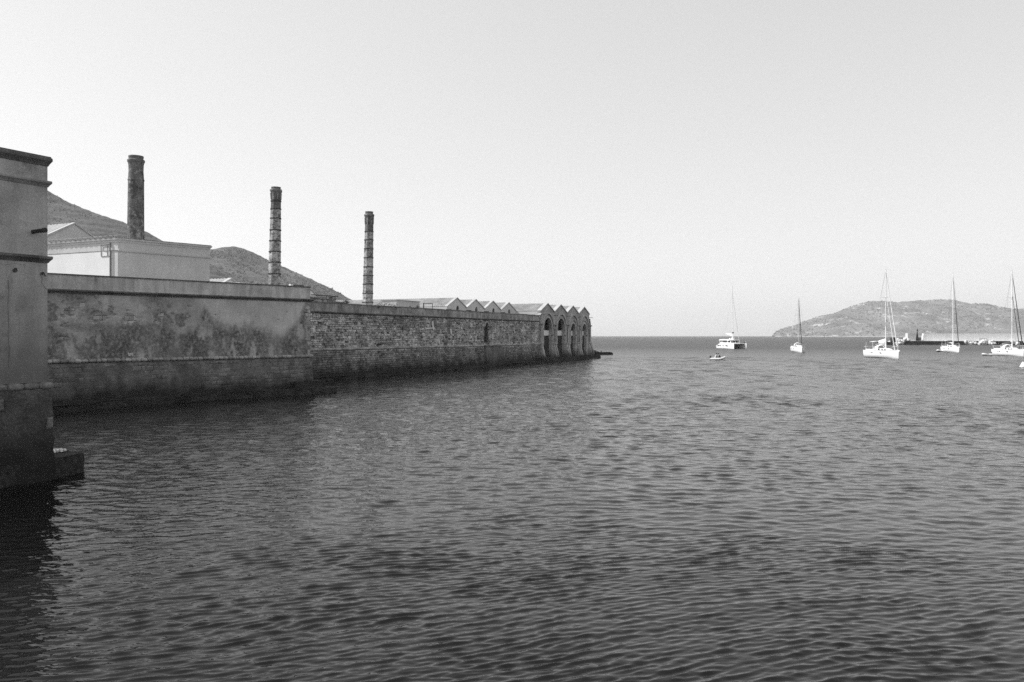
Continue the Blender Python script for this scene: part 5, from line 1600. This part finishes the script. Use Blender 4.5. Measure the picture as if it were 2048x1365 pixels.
def person(dg, off, rz, label, clothm, mirror=1, arm_dark=False):
    """seated figure, knees up, leaning forward: one skinned mesh"""
    mw = Matrix.Translation(dg.location) @ Matrix.Rotation(dg.rotation_euler.z, 4, 'Z') @ Matrix.Translation(Vector(off)) @ Matrix.Rotation(rz, 4, 'Z')
    V = []; E = []; Rr = []
    def add(p, r, par=None):
        V.append(p); Rr.append(r)
        if par is not None: E.append((par, len(V) - 1))
        return len(V) - 1
    pel = add((0, 0, .10), .13)
    sp = add((.05, 0, .28), .125, pel); ch = add((.13, 0, .46), .14, sp); nb = add((.19, 0, .58), .06, ch); nk = add((.22, 0, .64), .05, nb)
    hd = add((.26, 0, .73), .082, nk); ht = add((.28, 0, .83), .075, hd); add((.36, 0, .745), .018, hd)
    for s in (1, -1):
        hip = add((.04, s * .11, .09), .085, pel); kn = add((.38, s * .16, .22), .062, hip); an = add((.36, s * .15, -.14), .040, kn); add((.50, s * .16, -.16), .034, an)
        sh = add((.14, s * .19, .52), .062, ch); el = add((.24, s * .26, .30), .045, sh); wr = add((.40, s * .18, .26), .032, el)
        pm = add((.46, s * .16, .25), .026, wr)
        for k in range(4): add((.53 - .008 * abs(k - 1.5), s * (.19 - .022 * k), .235), .009, pm)
        add((.48, s * .11, .25), .010, pm)
    me = bpy.data.meshes.new("person")
    me.from_pydata(V, E, [])
    o = bpy.data.objects.new("person", me); col.objects.link(o)
    sk = o.modifiers.new("Skin", 'SKIN'); sk.use_smooth_shade = True
    for i, v in enumerate(me.skin_vertices[0].data):
        v.radius = (Rr[i], Rr[i]); v.use_root = (i == pel)
    ss = o.modifiers.new("Sub", 'SUBSURF'); ss.levels = 1; ss.render_levels = 1
    me.materials.append(M_skin)
    o.matrix_world = mw
    tag(o, label, "person")
    # hair and clothing
    mb = MB(); mb.lathe([(.03, -.10), (.085, -.08), (.105, 0.0), (.10, .07), (.06, .115), (.01, .125)], 12)
    hr = mb.build("hair", M_hair, o, smooth=True, loc=(.245, 0, .79))
    mb = MB()
    rg = []
    for (x, z, a, b) in ((-.02, .04, .17, .17), (.03, .22, .155, .16), (.09, .38, .165, .19), (.14, .50, .15, .205), (.18, .575, .085, .11)):
        rg.append([(x + a * math.cos(t), b * math.sin(t), z) for t in np.linspace(0, 6.283, 12, False)])
    mb.loft(rg, True); mb.build("shirt", clothm, o, smooth=True)
    mb = MB()
    for s in (1, -1):
        mb.tube((.10, s * .12, .10), (.33, s * .155, .20), .105, .082, 10)
    mb.build("shorts", M_cloth_dark, o, smooth=True)
    return o
person(dg, (-.42, .08, .36), 0.0, "person in a light top sitting at the left in the inflatable dinghy, leaning in", M_cloth_light)
person(dg, (.42, -.05, .36), math.pi, "person in a dark top sitting at the right in the inflatable dinghy, leaning in", M_cloth_dark)

# buoy at the right edge
Yb = H * F / (734 - HZ)
b = empty("buoy", (*P(2046, 0, Yb).xy, 0), 0)
MB().lathe([(.30, -.3), (.42, -.05), (.44, .05), (.36, .18)], 16).build("float", M_gelcoat, b, smooth=False)
MB().lathe([(.34, .182), (.22, .45), (.07, .72), (.02, .74)], 16).build("cone", M_gelcoat, b, smooth=False)
MB().path([(0, 0, .74), (.05, 0, .80), (0, 0, .86), (-.05, 0, .80), (0, 0, .74)], .012).build("ring", M_iron, b)
tag(b, "white conical buoy at the extreme right edge of the water", "buoy")

# ------------------------------------------------------------------ breakwater
def breakwater():
    Y = H * F / (690 - HZ)
    e = empty("breakwater", (*P(1816, 0, Y).xy, 0), R(-12))
    tag(e, "long low breakwater with dark quay face and pale upper wall at right", "breakwater")
    m = Y / F
    ln = (2300 - 1806) * m
    zq = 1.85
    # quay blocks end to end
    r = np.random.default_rng(6)
    x = -2.5
    while x < ln:
        w = r.uniform(4.5, 6.5)
        MB().box(x + .03, x + w - .03, r.uniform(0, .12), 7, -2, zq - r.uniform(0, .12)).build("quay_block", M_quay, e)
        x += w
    MB().box(-2.6, ln, -.15, 7.2, zq + .002, zq + .14).build("quay_kerb", M_concrete_light, e)
    # upper wall, its left end broken down to rubble
    zw = H + (HZ - 667.5) / F * Y
    x0 = (1872 - 1816) * m
    MB().add([(x0 - 6.5, 3, zq + .145), (ln, 3, zq + .145), (ln, 3, zw), (x0 - 6, 3, zw), (x0 - 6.5, 5.4, zq + .145), (ln, 5.4, zq + .145), (ln, 5.4, zw), (x0 - 6, 5.4, zw)],
             [(0, 1, 2, 3), (3, 2, 6, 7), (0, 3, 7, 4), (7, 6, 5, 4)]).build("upper_wall", M_concrete, e)
    xb = (1948 - 1816) * m
    MB().box(xb, xb + 14 * m, 2.6, 2.98, zq + .15, zq + 1.6).build("wall_panel", M_concrete_light, e)
    # block house
    MB().box(0, 15 * m, .6, 4.6, zq + .145, zw + .15).build("block_house", M_concrete_light, e)
    return e, Y
bwk, Yq = breakwater()
mq = Yq / F
bn = empty("harbour_beacon", ((1836.5 - CX) * mq, Yq + 1.0, 1.995), 0)
MB().lathe([(.95, 0), (.95, .9), (.7, 1.0)], 8).build("plinth", M_iron, bn)
MB().lathe([(.62, 1.0), (.45, 2.6), (.30, 4.0), (.30, 4.1)], 10).build("tower", M_iron, bn)
MB().lathe([(.42, 4.1), (.42, 4.25), (.18, 4.26), (.16, 5.0), (.26, 5.1), (.30, 5.5), (.12, 5.9), (.04, 6.4), (.03, 6.9)], 10).build("lantern", M_iron, bn)
MB().add([(.2, 0, 5.0), (.75, 0, 4.6), (.7, 0, 4.9), (.2, 0, 5.6), (.2, .06, 5.0), (.75, .06, 4.6), (.7, .06, 4.9), (.2, .06, 5.6)], [(0, 1, 2, 3), (7, 6, 5, 4), (0, 4, 5, 1), (1, 5, 6, 2), (2, 6, 7, 3), (3, 7, 4, 0)]).build("day_mark", M_iron, bn)
MB().box(-1.3, 1.9, -.5, 1.8, 0.002, 1.6).build("machine_box", M_moulding_dark, bn)
tag(bn, "dark beacon post beside the pale block house on the breakwater", "beacon")

def boulder_pile(n, pxa, pxb, zlo, zhi, ya, yb, grp, label, seed, smin, smax):
    r = np.random.default_rng(seed)
    for k in range(n):
        s = r.uniform(smin, smax)
        px = r.uniform(pxa, pxb)
        mb = MB(); mb.lathe([(.1, -.8), (.8, -.65), (1.0, -.1), (.85, .45), (.35, .75), (.05, .8)], 6)
        mb.v = [(x * s * r.uniform(.75, 1.25), y * s * r.uniform(.75, 1.25), z * s * r.uniform(.75, 1.2)) for x, y, z in mb.v]
        yy = Yq + r.uniform(ya, yb) - (px - 1816) * mq * math.tan(R(12))
        t = (px - pxa) / (pxb - pxa)
        o = mb.build("boulder", M_boulder, None, loc=((px - CX) / F * yy, yy, r.uniform(zlo, zhi) * (.35 + .65 * t if pxa < 1850 else 1)))
        o.rotation_euler = (r.uniform(-.4, .4), r.uniform(-.4, .4), r.uniform(0, 6.28))
        tag(o, label, "boulder", grp)
boulder_pile(26, 1776, 1818, 0.0, 3.6, -2.6, 2.0, "pale boulders at the end of the breakwater", "pale boulder heaped at the left end of the breakwater", 3, .7, 1.35)
boulder_pile(26, 1930, 1990, 0.3, 1.9, -2.6, -.6, "pale boulders along the quay", "pale boulder heaped against the quay between the two right hand yachts", 8, .6, 1.2)
boulder_pile(10, 2010, 2060, 0.3, 1.9, -2.6, -.6, "pale boulders at the right edge", "pale boulder against the quay behind the rightmost yacht", 9, .6, 1.2)
q = P(1794, 0, Yq - 1)
b = empty("dark_mooring_block", (q.x, q.y, 0), 0.2)
MB().box(-7.5, 5, 0, 2, -.5, 1.5).build("block", M_quay, b)
MB().box(-2.6, -.8, .3, 1.7, 1.502, 3.6).build("dark_hut", M_quay, b)
tag(b, "dark low block with a small dark hut behind the big sloop's headsails", "block")

# ------------------------------------------------------------------ haze: the air between here and the island
hz_ = MB(); hz_.box(-9900, 9900, -9900, 9900, -6.0, 330.0)
me = hz_.mesh("haze")
hm = bpy.data.materials.new("haze_air"); hm.use_nodes = True
nt = hm.node_tree; nt.nodes.clear()
pv = nt.nodes.new("ShaderNodeVolumePrincipled")
pv.inputs['Color'].default_value = (1.0, 1.0, 1.0, 1)
pv.inputs['Density'].default_value = 0.000105
pv.inputs['Anisotropy'].default_value = 0.3
om = nt.nodes.new("ShaderNodeOutputMaterial")
nt.links.new(pv.outputs[0], om.inputs['Volume'])
me.materials.append(hm)
ho = bpy.data.objects.new("haze", me); col.objects.link(ho)
tag(ho, "thin pale haze in the air over the harbour", "haze", kind="stuff")
